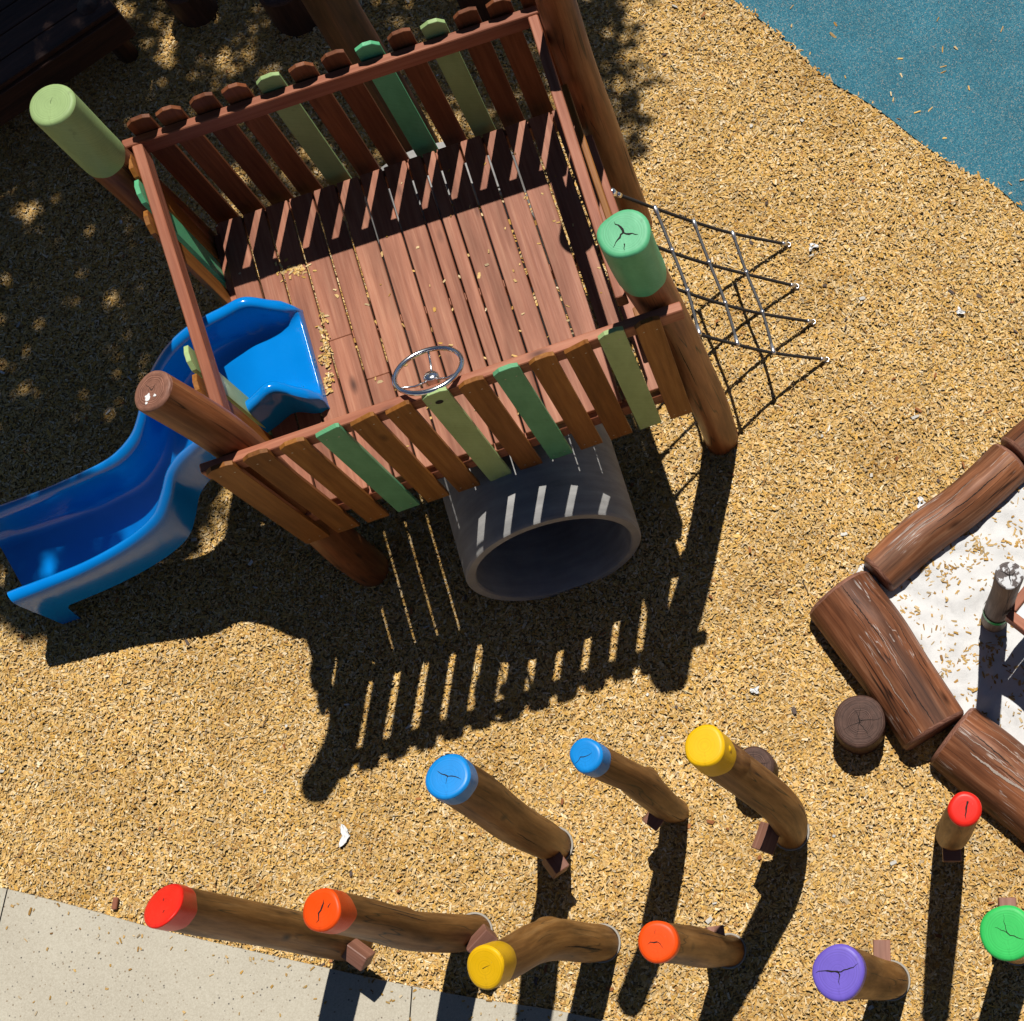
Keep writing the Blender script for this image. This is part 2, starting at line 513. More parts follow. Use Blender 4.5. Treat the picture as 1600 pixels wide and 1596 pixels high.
def trunk_rings(path, seed, amp=0.05, n=34, m=30, bumps=()):
    """path rows (x, y, z, r) -> rings of world points; returns rings, arc lengths, frames"""
    r_ = random.Random(seed)
    hs = harmonics(r_, amp)
    C = catmull(path, m)
    cum = [0.0]
    for k in range(1, m):
        cum.append(cum[-1] + float(np.linalg.norm(C[k, :3] - C[k - 1, :3])))
    wob = [(r_.uniform(2, 7), r_.uniform(0, 6.28), r_.uniform(0.006, 0.016)) for _ in range(3)]
    rings, frames = [], []
    prev = Vector((1, 0, 0))
    for k in range(m):
        c = Vector(C[k, :3])
        ax = Vector(C[min(k + 1, m - 1), :3] - C[max(k - 1, 0), :3]).normalized()
        u = (prev - ax * prev.dot(ax)).normalized()
        prev = u
        w = ax.cross(u)
        ring = []
        for i in range(n):
            a = 2 * math.pi * i / n
            rr = C[k, 3] * shape_r(hs, a, cum[k]) * (1 + sum(am * math.sin(f * cum[k] + ph + a) for f, ph, am in wob))
            for (bs, ba, bh, bw) in bumps:
                da = math.atan2(math.sin(a - ba), math.cos(a - ba))
                rr += bh * math.exp(-((cum[k] - bs * cum[-1]) / bw) ** 2 - (da / 0.55) ** 2)
            ring.append((c + u * (rr * math.cos(a)) + w * (rr * math.sin(a)), a, rr))
        rings.append(ring)
        frames.append((c, ax, u, w))
    return rings, cum, frames, hs


def add_rings(mb, rings, cum, off, mi=0, smooth=True):
    n = len(rings[0])
    vs, tc, fs = [], [], []
    for k, ring in enumerate(rings):
        for (p, a, rr) in ring:
            vs.append(p)
            tc.append((rr * math.cos(a) + off, rr * math.sin(a), cum[k] + off))
    for k in range(len(rings) - 1):
        for i in range(n):
            j = (i + 1) % n
            fs.append((k * n + i, k * n + j, (k + 1) * n + j, (k + 1) * n + i))
    mb.add(vs, fs, tc, mi, smooth)


def add_disc(mb, ring, frame, tilt=(0, 0), bevel=0.012, dome=0.0, mi=0, flip=False, off=0.0, lift=0.0):
    """closes a ring with a bevelled, almost flat end; returns a function giving points on that end"""
    c, ax, u, w = frame
    sg = -1 if flip else 1
    n = len(ring)
    prof = [(0, 0), (0.25 * bevel, 0.55 * bevel), (0.75 * bevel, 0.93 * bevel), (1.6 * bevel, 1.0 * bevel)]
    rows = []
    for din, up in prof:
        rows.append([(p, a, rr, din, up) for (p, a, rr) in ring])
    vs, tc, fs = [], [], []
    def pos(a, rad, up):
        x, y = rad * math.cos(a), rad * math.sin(a)
        return c + u * x + w * y + ax * sg * (up + x * tilt[0] + y * tilt[1] + lift)
    for din, up in prof:
        for (p, a, rr) in ring:
            rad = rr - din
            q = pos(a, rad, up) if din > 0 else (pos(a, rr, 0) if not flip else p)
            vs.append(q)
            tc.append((rad * math.cos(a), 0, rad * math.sin(a)))
    for fr in (0.6, 0.3):
        for (p, a, rr) in ring:
            rad = (rr - 1.6 * bevel) * fr
            vs.append(pos(a, rad, bevel + dome * (1 - fr)))
            tc.append((rad * math.cos(a), 0, rad * math.sin(a)))
    vs.append(pos(0, 0, bevel + dome))
    tc.append((0, 0, 0))
    for k in range(5):
        for i in range(n):
            j = (i + 1) % n
            f = (k * n + i, k * n + j, (k + 1) * n + j, (k + 1) * n + i)
            fs.append(f if not flip else f[::-1])
    for i in range(n):
        j = (i + 1) % n
        f = (5 * n + i, 5 * n + j, 6 * n)
        fs.append(f if not flip else f[::-1])
    mb.add(vs, fs, tc, mi, True)
    return lambda x, y, e=0.0: pos(math.atan2(y, x), math.hypot(x, y), bevel + dome * 0.5 + e)


def add_crack(mb, P, start, ang, length, wid, rr, mi):
    """jagged dark split lying on an end face"""
    x, y = start
    pts = [(x, y)]
    k = max(3, int(length / 0.012))
    for i in range(k):
        ang2 = ang + rr.uniform(-0.5, 0.5)
        x += math.cos(ang2) * length / k
        y += math.sin(ang2) * length / k
        pts.append((x, y))
    L, Rr = [], []
    for i, (px, py) in enumerate(pts):
        f = i / (len(pts) - 1)
        w = wid * (1 - f) ** 0.7 * (0.75 + rr.uniform(-.2, .35)) + 0.0004
        nx, ny = -math.sin(ang), math.cos(ang)
        L.append(P(px + nx * w / 2, py + ny * w / 2, 0.0012))
        Rr.append(P(px - nx * w / 2, py - ny * w / 2, 0.0012))
    vs = L + Rr
    m_ = len(L)
    fs = [(i + m_, i + 1 + m_, i + 1, i) for i in range(m_ - 1)]
    mb.add(vs, fs, [(0, 0, 0)] * len(vs), mi)


def surface_crack(mb, rings, frames, cum, a0, s0, s1, wid, mi, rr, lift=0.0012):
    ks = [k for k in range(len(cum)) if s0 <= cum[k] / cum[-1] <= s1]
    if len(ks) < 3: return
    L, R_ = [], []
    a = a0
    sub = 4
    n = len(rings[0])
    tot = (len(ks) - 1) * sub
    for q in range(tot + 1):
        kf = ks[0] + q / sub
        k = min(int(kf), len(rings) - 2)
        f = kf - k
        a += rr.uniform(-.011, .011)
        i = (a / (2 * math.pi) * n) % n
        i0 = int(i); fi = i - i0
        p0 = rings[k][i0][0].lerp(rings[k][(i0 + 1) % n][0], fi)
        p1 = rings[k + 1][i0][0].lerp(rings[k + 1][(i0 + 1) % n][0], fi)
        p = p0.lerp(p1, f)
        c = frames[k][0].lerp(frames[k + 1][0], f)
        ax = frames[k][1]
        nrm = (p - c).normalized()
        side = ax.cross(nrm).normalized()
        t_ = q / tot
        w = wid * (math.sin(math.pi * t_) ** 0.6 * rr.uniform(.6, 1.2) + 0.04)
        L.append(p + nrm * lift + side * w / 2)
        R_.append(p + nrm * lift - side * w / 2)
    m_ = len(L)
    mb.add(L + R_, [(i, i + 1, i + 1 + m_, i + m_) for i in range(m_ - 1)], [(0, 0, 0)] * (2 * m_), mi)


def round_post(path, parent, seed, mat, cap_mat=None, cap_len=0.12, amp=0.05, tilt=(0, 0), cracks=(), bumps=(), part='trunk', cap_grow=0.003, m=34, bevel=0.012, patches=(), end_mat=None):
    """a trunk (and its painted cap as a second part) following rows (x,y,z,r) upward"""
    rings, cum, frames, hs = trunk_rings(path, seed, amp, m=m, bumps=bumps)
    rr = random.Random(seed + 5)
    off = rr.random() * 30
    H = cum[-1]
    if tilt[0] or tilt[1]:
        for k in range(len(rings)):
            wgt = max(0.0, 1 - (H - cum[k]) / 0.22)
            c_, ax_, u_, w_ = frames[k]
            _, axT, uT, wT = frames[-1]
            rings[k] = [(p + axT * (wgt * (r_ * math.cos(a) * tilt[0] + r_ * math.sin(a) * tilt[1])), a, r_) for (p, a, r_) in rings[k]]
    mb = MB()
    add_rings(mb, rings, cum, off)
    add_disc(mb, rings[0], frames[0], flip=True, bevel=0.004, off=off)
    if cap_mat is None:
        P = add_disc(mb, rings[-1], frames[-1], tilt, bevel=bevel, off=off, mi=1)
        for (st, ang, ln, wd) in cracks:
            add_crack(mb, P, st, ang, ln, wd, rr, 2)
        for (px, py, pr) in patches:
            K = 14
            vs = [P(px + pr * math.cos(6.283 * i / K) * rr.uniform(.5, 1.1), py + pr * math.sin(6.283 * i / K) * rr.uniform(.5, 1.1), 0.0016) for i in range(K)]
            mb.add(vs, [tuple(range(K))], [(0, 0, 0)] * K, 3)
        return mb.build(part, [mat, end_mat or {'stump': 'stumpend', 'bigpole': 'postend'}.get(mat, 'logend'), 'crack', 'paper'], parent)
    add_disc(mb, rings[-1], frames[-1], tilt, bevel=0.004, off=off)
    for _q in range(3):
        s_a = rr.uniform(.05, .5)
        surface_crack(mb, rings, frames, cum, rr.uniform(0, 6.28), s_a, s_a + rr.uniform(.15, .4), .004, 1, rr, .0009)
    tr = mb.build(part, [mat, 'crack'], parent)
    # painted cap as a sleeve over the top
    k0 = max(i for i in range(len(cum)) if cum[i] <= H - cap_len) if cap_len < H else 0
    sub_r, sub_c = [], []
    f = (H - cap_len - cum[k0]) / max(cum[k0 + 1] - cum[k0], 1e-6)
    first = []
    ph1, ph2 = rr.uniform(0, 6.28), rr.uniform(0, 6.28)
    for (p, a, r0), (p2, a2, r2) in zip(rings[k0], rings[k0 + 1]):
        ff = f + 0.1 * math.sin(3 * a + ph1) + 0.05 * math.sin(7 * a + ph2)
        first.append((p.lerp(p2, ff), a, r0 * (1 - ff) + r2 * ff))
    sub_r = [first] + rings[k0 + 1:]
    sub_c = [H - cap_len] + cum[k0 + 1:]
    grown = []
    for q, ring in enumerate(sub_r):
        kk = k0 + q if q else k0
        c, ax, u, w = frames[kk]
        g_ = 0.0008 if q == 0 else cap_grow
        grown.append([(p + (u * math.cos(a) + w * math.sin(a)) * g_, a, r0 + g_) for (p, a, r0) in ring])
    mb = MB()
    add_rings(mb, grown, sub_c, off)
    c, ax, u, w = frames[-1]
    P = add_disc(mb, grown[-1], frames[-1], tilt, bevel=bevel, off=off)
    for (st, ang, ln, wd) in cracks:
        add_crack(mb, P, st, ang, ln, wd * 1.35, rr, 1)
    cp = mb.build('painted_cap', [cap_mat, 'crack'], tr)
    return tr


def box_mb(mb, c, sx, sy, sz, rz=0.0, mi=0, ch=0.006, tilt=0.0):
    d = Vector((math.cos(rz), math.sin(rz), 0))
    n = Vector((-math.sin(rz), math.cos(rz), 0))
    c = Vector(c)
    up = Vector((0, 0, 1))
    if tilt:
        n, up = n * math.cos(tilt) + up * math.sin(tilt), up * math.cos(tilt) - n * math.sin(tilt)
    mb.board(c - d * sx / 2, c + d * sx / 2, n, sy, up, sz, mi, ch)


def poly_slab(name, pts, z0, z1, mat, kind='structure', parent=None):
    mb = MB()
    n = len(pts)
    vs = [(p[0], p[1], z1) for p in pts] + [(p[0], p[1], z0) for p in pts]
    area = sum(pts[i][0] * pts[(i + 1) % n][1] - pts[(i + 1) % n][0] * pts[i][1] for i in range(n))
    top = tuple(range(n))
    fs = [top if area > 0 else top[::-1]]
    for i in range(n):
        j = (i + 1) % n
        fs.append((j, i, i + n, j + n) if area > 0 else (i, j, j + n, i + n))
    mb.add(vs, fs, vs)
    o = mb.build(name, mat, parent)
    if kind: o['kind'] = kind
    return o


# ------------------------------------------------------------------ ground, path, rubber, sand
def V2(u, v, z=0.0):
    p = at(u, v, z)
    return (p.x, p.y)


g_ = poly_slab('ground', [(-150, -150), (150, -150), (150, 150), (-150, 150)], -0.3, 0.0, 'ground')

blue_edge = [(1010, -160), (1075, -70), (1135, -8), (1182, 28), (1232, 70), (1290, 124), (1365, 168), (1440, 226), (1500, 266), (1555, 293), (1602, 334), (1660, 380), (1760, 450)]
blue_pts = [V2(*p) for p in blue_edge]
bl = catmull(blue_pts, 60)
rubber_poly = [tuple(p) for p in bl] + [(9.0, 0.3), (9.0, 9.0), (2.2, 9.0)]
poly_slab('rubber_surface', rubber_poly, -0.05, 0.012, 'rubber')

path_edge = [(-180, 1345), (0, 1386), (120, 1416), (250, 1452), (400, 1487), (520, 1514), (640, 1540), (760, 1562), (860, 1577), (960, 1597), (1080, 1620), (1250, 1655)]
pe = catmull([V2(*p) for p in path_edge], 50)
path_poly = [tuple(p) for p in pe] + [(2.2, -7.0), (-9, -7.0), (-9, -0.2)]
# path cut into slabs by two joints
def cut_path():
    j1a, j1b = Vector(V2(31, 1394)), Vector(V2(-8, 1560))
    j2a, j2b = Vector(V2(655, 1543)), Vector(V2(648, 1640))
    i1 = min(range(len(pe)), key=lambda i: (Vector(pe[i]) - j1a).length)
    i2 = min(range(len(pe)), key=lambda i: (Vector(pe[i]) - j2a).length)
    d1 = (j1b - j1a).normalized() * 6
    d2 = (j2b - j2a).normalized() * 6
    n1 = Vector((-d1.y, d1.x)).normalized() * 0.0035
    n2 = Vector((-d2.y, d2.x)).normalized() * 0.0035
    A = Vector(pe[i1]); B = Vector(pe[i2])
    s1 = [tuple(p) for p in pe[:i1]] + [tuple(A - n1), tuple(A - n1 + d1), (-9, -6.9), (-9, -0.2)]
    s2 = [tuple(A + n1)] + [tuple(p) for p in pe[i1 + 1:i2]] + [tuple(B - n2), tuple(B - n2 + d2), tuple(A + n1 + d1)]
    s3 = [tuple(B + n2)] + [tuple(p) for p in pe[i2 + 1:]] + [(2.4, -8.0), tuple(B + n2 + d2)]
    return s1, s2, s3
mbp = MB()
for sl in cut_path():
    n = len(sl)
    ar = sum(sl[i][0] * sl[(i + 1) % n][1] - sl[(i + 1) % n][0] * sl[i][1] for i in range(n))
    vs = [(p[0], p[1], 0.035) for p in sl] + [(p[0], p[1], -0.05) for p in sl]
    top = tuple(range(n))
    fs = [top if ar > 0 else top[::-1]]
    for i in range(n):
        j = (i + 1) % n
        fs.append((j, i, i + n, j + n) if ar > 0 else (i, j, j + n, i + n))
    mbp.add(vs, fs, vs)
po = mbp.build('path', 'path')
po['kind'] = 'structure'

sand_px = [(1650, 640), (1560, 728), (1470, 800), (1400, 862), (1352, 880), (1330, 893), (1345, 925), (1400, 990), (1440, 1060), (1470, 1112), (1490, 1138), (1540, 1165), (1620, 1225), (1700, 1290)]
sand_poly = [V2(*p) for p in sand_px] + [(7.5, -2.8), (7.5, -0.3), (5.0, 0.2)]
# gently uneven sheet
from mathutils import noise as mn
def sandz(x, y):
    return 0.022 + 0.018 * mn.noise(Vector((x * 5, y * 5, 0))) + 0.02 * mn.noise(Vector((x * 14, y * 14, 3))) + 0.004 * mn.noise(Vector((x * 40, y * 40, 6)))


def sand_sheet():
    from mathutils.geometry import delaunay_2d_cdt
    xs = [Vector(p) for p in sand_poly]
    n = len(xs)
    pts = list(xs)
    for gx in np.arange(2.2, 7.5, 0.03):
        for gy in np.arange(-2.9, 0.4, 0.03):
            if gx > 4.6 and (round(gx * 100) % 9): continue
            if inside((gx, gy), sand_poly):
                pts.append(Vector((gx + nrg.uniform(-.01, .01), gy + nrg.uniform(-.01, .01))))
    r = delaunay_2d_cdt(pts, [], [list(range(n))], 1, 1e-6)
    mb = MB()
    from mathutils import noise as mn
    vs = [(p.x, p.y, sandz(p.x, p.y)) for p in r[0]]
    mb.add(vs, [tuple(f) for f in r[2]], vs, 0, True)
    o = mb.build('sand', 'sand')
    o['kind'] = 'structure'


def inside(p, poly):
    x, y = p
    c = False
    n = len(poly)
    for i in range(n):
        x1, y1 = poly[i][0], poly[i][1]
        x2, y2 = poly[i - 1][0], poly[i - 1][1]
        if (y1 > y) != (y2 > y) and x < (x2 - x1) * (y - y1) / (y2 - y1) + x1:
            c = not c
    return c


def inside_np(X, Y, poly):
    c = np.zeros(len(X), bool)
    n = len(poly)
    for i in range(n):
        x1, y1 = poly[i][0], poly[i][1]
        x2, y2 = poly[i - 1][0], poly[i - 1][1]
        if y1 == y2: continue
        k = ((y1 > Y) != (y2 > Y)) & (X < (x2 - x1) * (Y - y1) / (y2 - y1) + x1)
        c ^= k
    return c


sand_sheet()

# ------------------------------------------------------------------ play tower
DZ = 1.163      # deck height
RZ = 1.92       # rail top
tower = thing('play_tower', (0.97, 0.8, 0), 'open timber play tower with plank deck, slatted railings and round corner posts', 'play tower')

# deck boards
gaps = [0.06, 0.19, 0.305, 0.425, 0.547, 0.665, 0.785, 0.906, 1.027, 1.104, 1.175, 1.295, 1.41, 1.525, 1.645, 1.765, 1.875]
mb = MB()
for x0, x1 in zip(gaps[:-1], gaps[1:]):
    g0 = 0.0052
    cuts = [0.045, 1.60]
    if rng.random() < 0.08:
        cuts.insert(1, rng.uniform(0.5, 1.1))
    sk = 0.012
    for y0, y1 in zip(cuts[:-1], cuts[1:]):
        xc = (x0 + x1) / 2
        dx0 = sk * (0.6 - y0)
        dx1 = sk * (0.6 - y1)
        mb.board((xc + dx0, y0 + 0.001, DZ - 0.016), (xc + dx1, y1 - 0.001, DZ - 0.016), (1, 0, 0), x1 - x0 - 2 * g0, (0, 0, 1), 0.032, 0, 0.003)
mb.build('deck', 'board', tower)
# frame below the deck
mb = MB()
mb.board((0.02, 0.046, 1.075), (1.93, 0.046, 1.075), (0, 0, 1), 0.10, (0, 1, 0), 0.042)
mb.board((0.03, 1.59, 1.07), (1.88, 1.59, 1.07), (0, 0, 1), 0.11, (0, 1, 0), 0.04)
mb.board((0.03, 0.075, 1.07), (0.03, 1.565, 1.07), (0, 0, 1), 0.11, (1, 0, 0), 0.04)
mb.board((1.90, 0.24, 1.10), (1.89, 1.40, 1.10), (0, 0, 1), 0.15, (1, 0, 0), 0.038)
mb.board((0.055, 0.82, 1.08), (1.875, 0.82, 1.08), (0, 0, 1), 0.09, (0, 1, 0), 0.042)
mb.build('deck_frame', 'rail', tower)


def slat(parent, a, wdir, w, z0, z1, out, mat, seed, slope=None, nails=True, hole=None, edge_cut=None):
    """upright slat with a clipped top. a: centre (x,y) on the outer face, wdir: along the fence, out: outward normal"""
    r_ = random.Random(seed)
    wd = Vector((*wdir, 0)).normalized()
    on = Vector((*out, 0)).normalized()
    c = Vector((a[0], a[1], 0))
    th = 0.021
    h = w / 2
    style = r_.random() if slope is None else slope
    if style < 0.6:
        top = [(-h, z1 - 0.028), (-h + 0.030, z1 - 0.004), (h - 0.028, z1), (h, z1 - 0.012)]
    elif style < 0.85:
        top = [(-h, z1 - 0.02), (-h + 0.04, z1), (h - 0.03, z1 - 0.002), (h, z1 - 0.03)]
    else:
        top = [(-h, z1 - 0.035), (-h + 0.02, z1 - 0.026), (h - 0.012, z1), (h, z1 - 0.006)]
    lean = r_.uniform(-0.003, 0.003)
    outl = [(h, z0), *[(x, z) for x, z in top[::-1]], (-h, z0)]
    off = r_.random() * 50
    mb = MB()
    ch = 0.0018
    def ring(dep, inset):
        out_ = []
        cx, cz = 0.0, (z0 + z1) / 2
        for x, z in outl:
            xx = x - math.copysign(inset, x)
            zz = z - inset if z > cz else z + inset
            out_.append(c + wd * (xx + lean * (z - z0)) - on * dep + Vector((0, 0, zz)))
        return out_
    rows = [ring(0, ch), ring(ch, 0), ring(th - ch, 0), ring(th, ch)]
    vs, tc = [], []
    for dep, rw in zip((0, ch, th - ch, th), rows):
        for p, (x, z) in zip(rw, outl):
            vs.append(p)
            tc.append((x + off, dep + off, z + off))
    n = len(outl)
    fs = []
    flipn = wd.cross(Vector((0, 0, 1))).dot(on) < 0
    for k in range(3):
        for i in range(n):
            j = (i + 1) % n
            fs.append((k * n + i, k * n + n + i, k * n + n + j, k * n + j))
    fs.append(tuple(range(n)))
    fs.append(tuple(3 * n + i for i in range(n - 1, -1, -1)))
    if flipn:
        fs = [f[::-1] for f in fs]
    mb.add(vs, fs, tc)
    if nails:
        for zz in (z1 - 0.085, z0 + 0.05):
            for xx in (-h * 0.5, h * 0.5):
                xx += r_.uniform(-.006, .006)
                z_ = zz + r_.uniform(-.008, .008)
                K = 8
                for side, dd in ((on, 0.0008),):
                    cc = c + wd * xx + Vector((0, 0, z_)) + side * dd
                    vs = [cc + wd * (0.0042 * math.cos(6.2832 * i / K)) + Vector((0, 0, 0.0042 * math.sin(6.2832 * i / K))) for i in range(K)]
                    mb.add(vs, [tuple(range(K)) if not flipn else tuple(range(K - 1, -1, -1))], [(0, 0, 0)] * K, 1)
    if hole is not None:
        K = 18
        cc = c + Vector((0, 0, hole)) + on * 0.0012
        vs = [cc + wd * (0.017 * math.cos(6.2832 * i / K)) + Vector((0, 0, 0.018 * math.sin(6.2832 * i / K))) for i in range(K)]
        mb.add(vs, [tuple(range(K))], [(0, 0, 0)] * K, 2)
    return mb.build('slat', [mat, 'nail', 'crack'], parent)


# front fence
mb = MB()
mb.board((-0.025, 0.045, RZ - 0.045), (2.035, 0.045, RZ - 0.045), (0, 0, 1), 0.09, (0, 1, 0), 0.043, 0, 0.004)
frail = mb.build('front_rail', 'rail', tower)
fcol = {3: 'greenslat', 6: 'lime2', 8: 'greenslat', 11: 'lime2'}
fmid = [(0.126 + 0.0) , 0.271, 0.419, 0.576, 0.716, 0.868, 1.033, 1.187, 1.336, 1.484, 1.633, 1.778, 1.934]
fx = [0.122, 0.271, 0.420, 0.572, 0.718, 0.870, 1.029, 1.183, 1.335, 1.484, 1.633, 1.780, 1.934]
for i, xr in enumerate(fx):
    w = 0.109 if i not in (0,) else 0.118
    zt = 1.962 if i not in (3, 6, 8, 11) else 1.975
    s_ = slat(frail, (xr - w / 2, 0.0), (1, 0), w, 0.852 + rng.uniform(-.006, .006), zt + rng.uniform(-.006, .006), (0, -1), MAT[fcol.get(i, 'slat')], 100 + i, hole=(1.885 if i == 6 else None), slope={0: .2, 3: .9, 6: .3, 8: .3, 11: .1}.get(i))
    if i in fcol:
        s_['label'] = 'green painted slat' if fcol[i] == 'greenslat' else 'lime painted slat'

# back fence
mb = MB()
mb.board((-0.035, 1.625, RZ - 0.045), (1.865, 1.612, RZ - 0.045), (0, 0, 1), 0.09, (0, 1, 0), 0.043, 0, 0.004)
brail = mb.build('back_rail', 'rail', tower)
bcol = {4: 'lime', 7: 'green', 9: 'lime'}
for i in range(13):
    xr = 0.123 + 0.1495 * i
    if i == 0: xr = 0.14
    s_ = slat(brail, (xr - 0.0545, 1.668), (1, 0), 0.109, 1.0, 2.012 + rng.uniform(-.01, .01), (0, 1), MAT[bcol.get(i, 'shaded_redslat')], 200 + i, slope=.7 if i % 2 else .2)
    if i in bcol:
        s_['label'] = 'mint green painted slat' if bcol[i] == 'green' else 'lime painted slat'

# left side rail and slats
mb = MB()
mb.board((0.105, 0.23, RZ - 0.047), (0.024, 1.602, RZ - 0.047), (0, 0, 1), 0.09, (1, 0, 0), 0.046, 0, 0.004)
lrail = mb.build('side_rail', 'rail', tower)
lx = lambda y: 0.026 + (1.6 - y) / 1.37 * 0.072 - 0.048
lcol = {1: 'green', 3: 'lime2'}
for i, yc in enumerate((1.49, 1.355, 1.20, 0.52, 0.385)):
    s_ = slat(lrail, (lx(yc), yc), (0.055, -1), 0.112, 1.02, 1.965, (-1, -0.05), MAT[lcol.get(i, 'slat')], 300 + i, slope=.7)
    if i in lcol: s_['label'] = 'green painted slat' if i == 1 else 'pale lime painted slat'

# right side rail (net side stays open)
mb = MB()
mb.board((1.812, 0.17, RZ - 0.047), (1.836, 1.588, RZ - 0.047), (0, 0, 1), 0.09, (1, 0, 0), 0.046, 0, 0.004)
mb.build('side_rail', 'rail', tower)
mb = MB()
mb.board((1.865, 0.30, 1.60), (1.865, 1.40, 1.60), (0, 0, 1), 0.07, (1, 0, 0), 0.03, 0, 0.004)
mb.board((1.845, 0.25, 1.235), (1.848, 0.40, 1.235), (0, 0, 1), 0.14, (1, 0, 0), 0.04, 0, 0.004)
mb.build('lower_side_rail', 'slat', tower)

# corner posts
tp = at(240, 612, 2.36)
round_post([(0.055, 0.075, -0.1, .098), (0.06, 0.085, 0.5, .1), (0.085, 0.13, 1.3, .093), (0.10, 0.155, 1.9, .09), (tp.x, tp.y, 2.36, .088)], tower, 21, 'bigpole', amp=.05, part='corner_post',
           cracks=[((0, 0), 2.3, .05, .003), ((0, 0), 0.4, .03, .002)], patches=[(-.02, -.02, .018), (.012, -.03, .008), (-.03, -.045, .008)], tilt=(0.1, -.05)).__setitem__('label', 'unpainted corner post with a bare brown top')
tp = at(975, 366, 2.40)
p_ = round_post([(2.03, 0.14, -0.1, .096), (2.02, 0.14, 0.6, .093), (1.975, 0.15, 1.5, .09), (tp.x + .01, tp.y, 2.1, .098), (tp.x, tp.y, 2.40, .099)], tower, 34, 'bigpole', 'green', 0.37, amp=.06, part='corner_post',
           cracks=[((0, 0), 2.0, .065, .008), ((0, 0), -0.35, .06, .008), ((0, 0), 3.7, .075, .007), ((-.01, -.045), 4.5, .03, .004)])
p_['label'] = 'corner post with a mint green top'
tp = at(82, 165, 2.42)
p_ = round_post([(-0.07, 1.58, -0.1, .1), (-0.075, 1.57, 0.8, .097), (-0.09, 1.55, 1.7, .095), (tp.x, tp.y, 2.05, .094), (tp.x, tp.y, 2.42, .093)], tower, 47, 'bigpole', 'lime', 0.42, amp=.035, part='corner_post', cracks=[((0, 0), 1.2, .03, .001)])
p_['label'] = 'corner post with a lime green top'
round_post([(1.965, 1.50, -0.1, .098), (1.955, 1.50, 0.9, .095), (1.95, 1.50, 1.5, .09), (1.955, 1.50, 2.1, .087), (1.955, 1.50, 2.38, .086)], tower, 58, 'bigpole', 'lime', 0.12, amp=.04, part='corner_post')

# steering wheel
wc = at(669, 579, 1.90)
al = math.radians(30)
wn = Vector((0.03, math.sin(al), math.cos(al))).normalized()
wu = wn.orthogonal().normalized()
wv = wn.cross(wu)
mb = MB()
mb.tube([wc + wu * (0.143 * math.cos(6.28318 * i / 56)) + wv * (0.143 * math.sin(6.28318 * i / 56)) for i in range(56)], 0.0108, 12, 0, closed=True)
wheel = mb.build('steering_wheel', 'chrome', tower)
hub = wc - wn * 0.045
for k in range(3):
    a0 = math.radians(95 + 120 * k)
    # direction in wheel plane chosen so one spoke points to the top of the rim
    base_u = (Vector((0, 1, 0)) - wn * wn.y).normalized()
    base_w = wn.cross(base_u)
    d = base_u * math.sin(a0) + base_w * math.cos(a0)
    mb = MB()
    mb.tube([hub + d * 0.02, hub + d * 0.08 + wn * 0.012, wc + d * 0.141], 0.0052, 8)
    mb.build('spoke', 'chrome', wheel)
mb = MB()
mb.tube([hub - wn * 0.03, hub - wn * 0.028, hub + wn * 0.014, hub + wn * 0.024, hub + wn * 0.026], [0.03, 0.032, 0.032, 0.024, 0.001], 20)
mb.tube([hub - wn * 0.03, hub - wn * 0.05 - Vector((0, .02, 0)), (hub.x + .01, 0.03, 1.80)], 0.014, 10)
mb.build('hub', 'chrome', wheel)

# ------------------------------------------------------------------ slide
slide = thing('slide', (-0.6, 0.7, 0), 'curved blue plastic slide running down from the open side of the timber tower', 'slide')
stn = [  # far rim pixel, near rim pixel, rim height, floor depth
    ((470, 486), (509, 627), 1.205, 0.014),
    ((465, 484), (504, 624), 1.238, 0.016),
    ((457, 482), (496, 620), 1.262, 0.036),
    ((424, 478), (466, 614), 1.33, 0.112),
    ((384, 474), (426, 606), 1.39, 0.178),
    ((350, 490), (398, 628), 1.385, 0.18),
    ((305, 514), (368, 655), 1.35, 0.19),
    ((268, 546), (338, 676), 1.27, 0.20),
    ((243, 585), (316, 692), 1.17, 0.20),
    ((228, 625), (299, 706), 1.09, 0.20),
    ((222, 658), (282, 722), 1.02, 0.20),
    ((210, 690), (268, 745), 0.94, 0.20),
    ((180, 722), (260, 780), 0.85, 0.20),
    ((130, 748), (246, 815), 0.75, 0.20),
    ((75, 772), (205, 850), 0.64, 0.20),
    ((20, 793), (140, 886), 0.54, 0.20),
    ((-12, 804), (70, 915), 0.485, 0.20),
    ((-34, 812), (36, 928), 0.465, 0.20),
    ((-46, 817), (19, 935), 0.455, 0.20),
]
rows = []
for (fp, np_, z, dep) in stn:
    a_, b_ = at(*fp, z), at(*np_, z)
    rows.append((a_.x, a_.y, z, b_.x, b_.y, z, dep))
RW = catmull(rows, 110)
mb = MB()
vs, tc, fs = [], [], []
NP = None
K = len(RW)
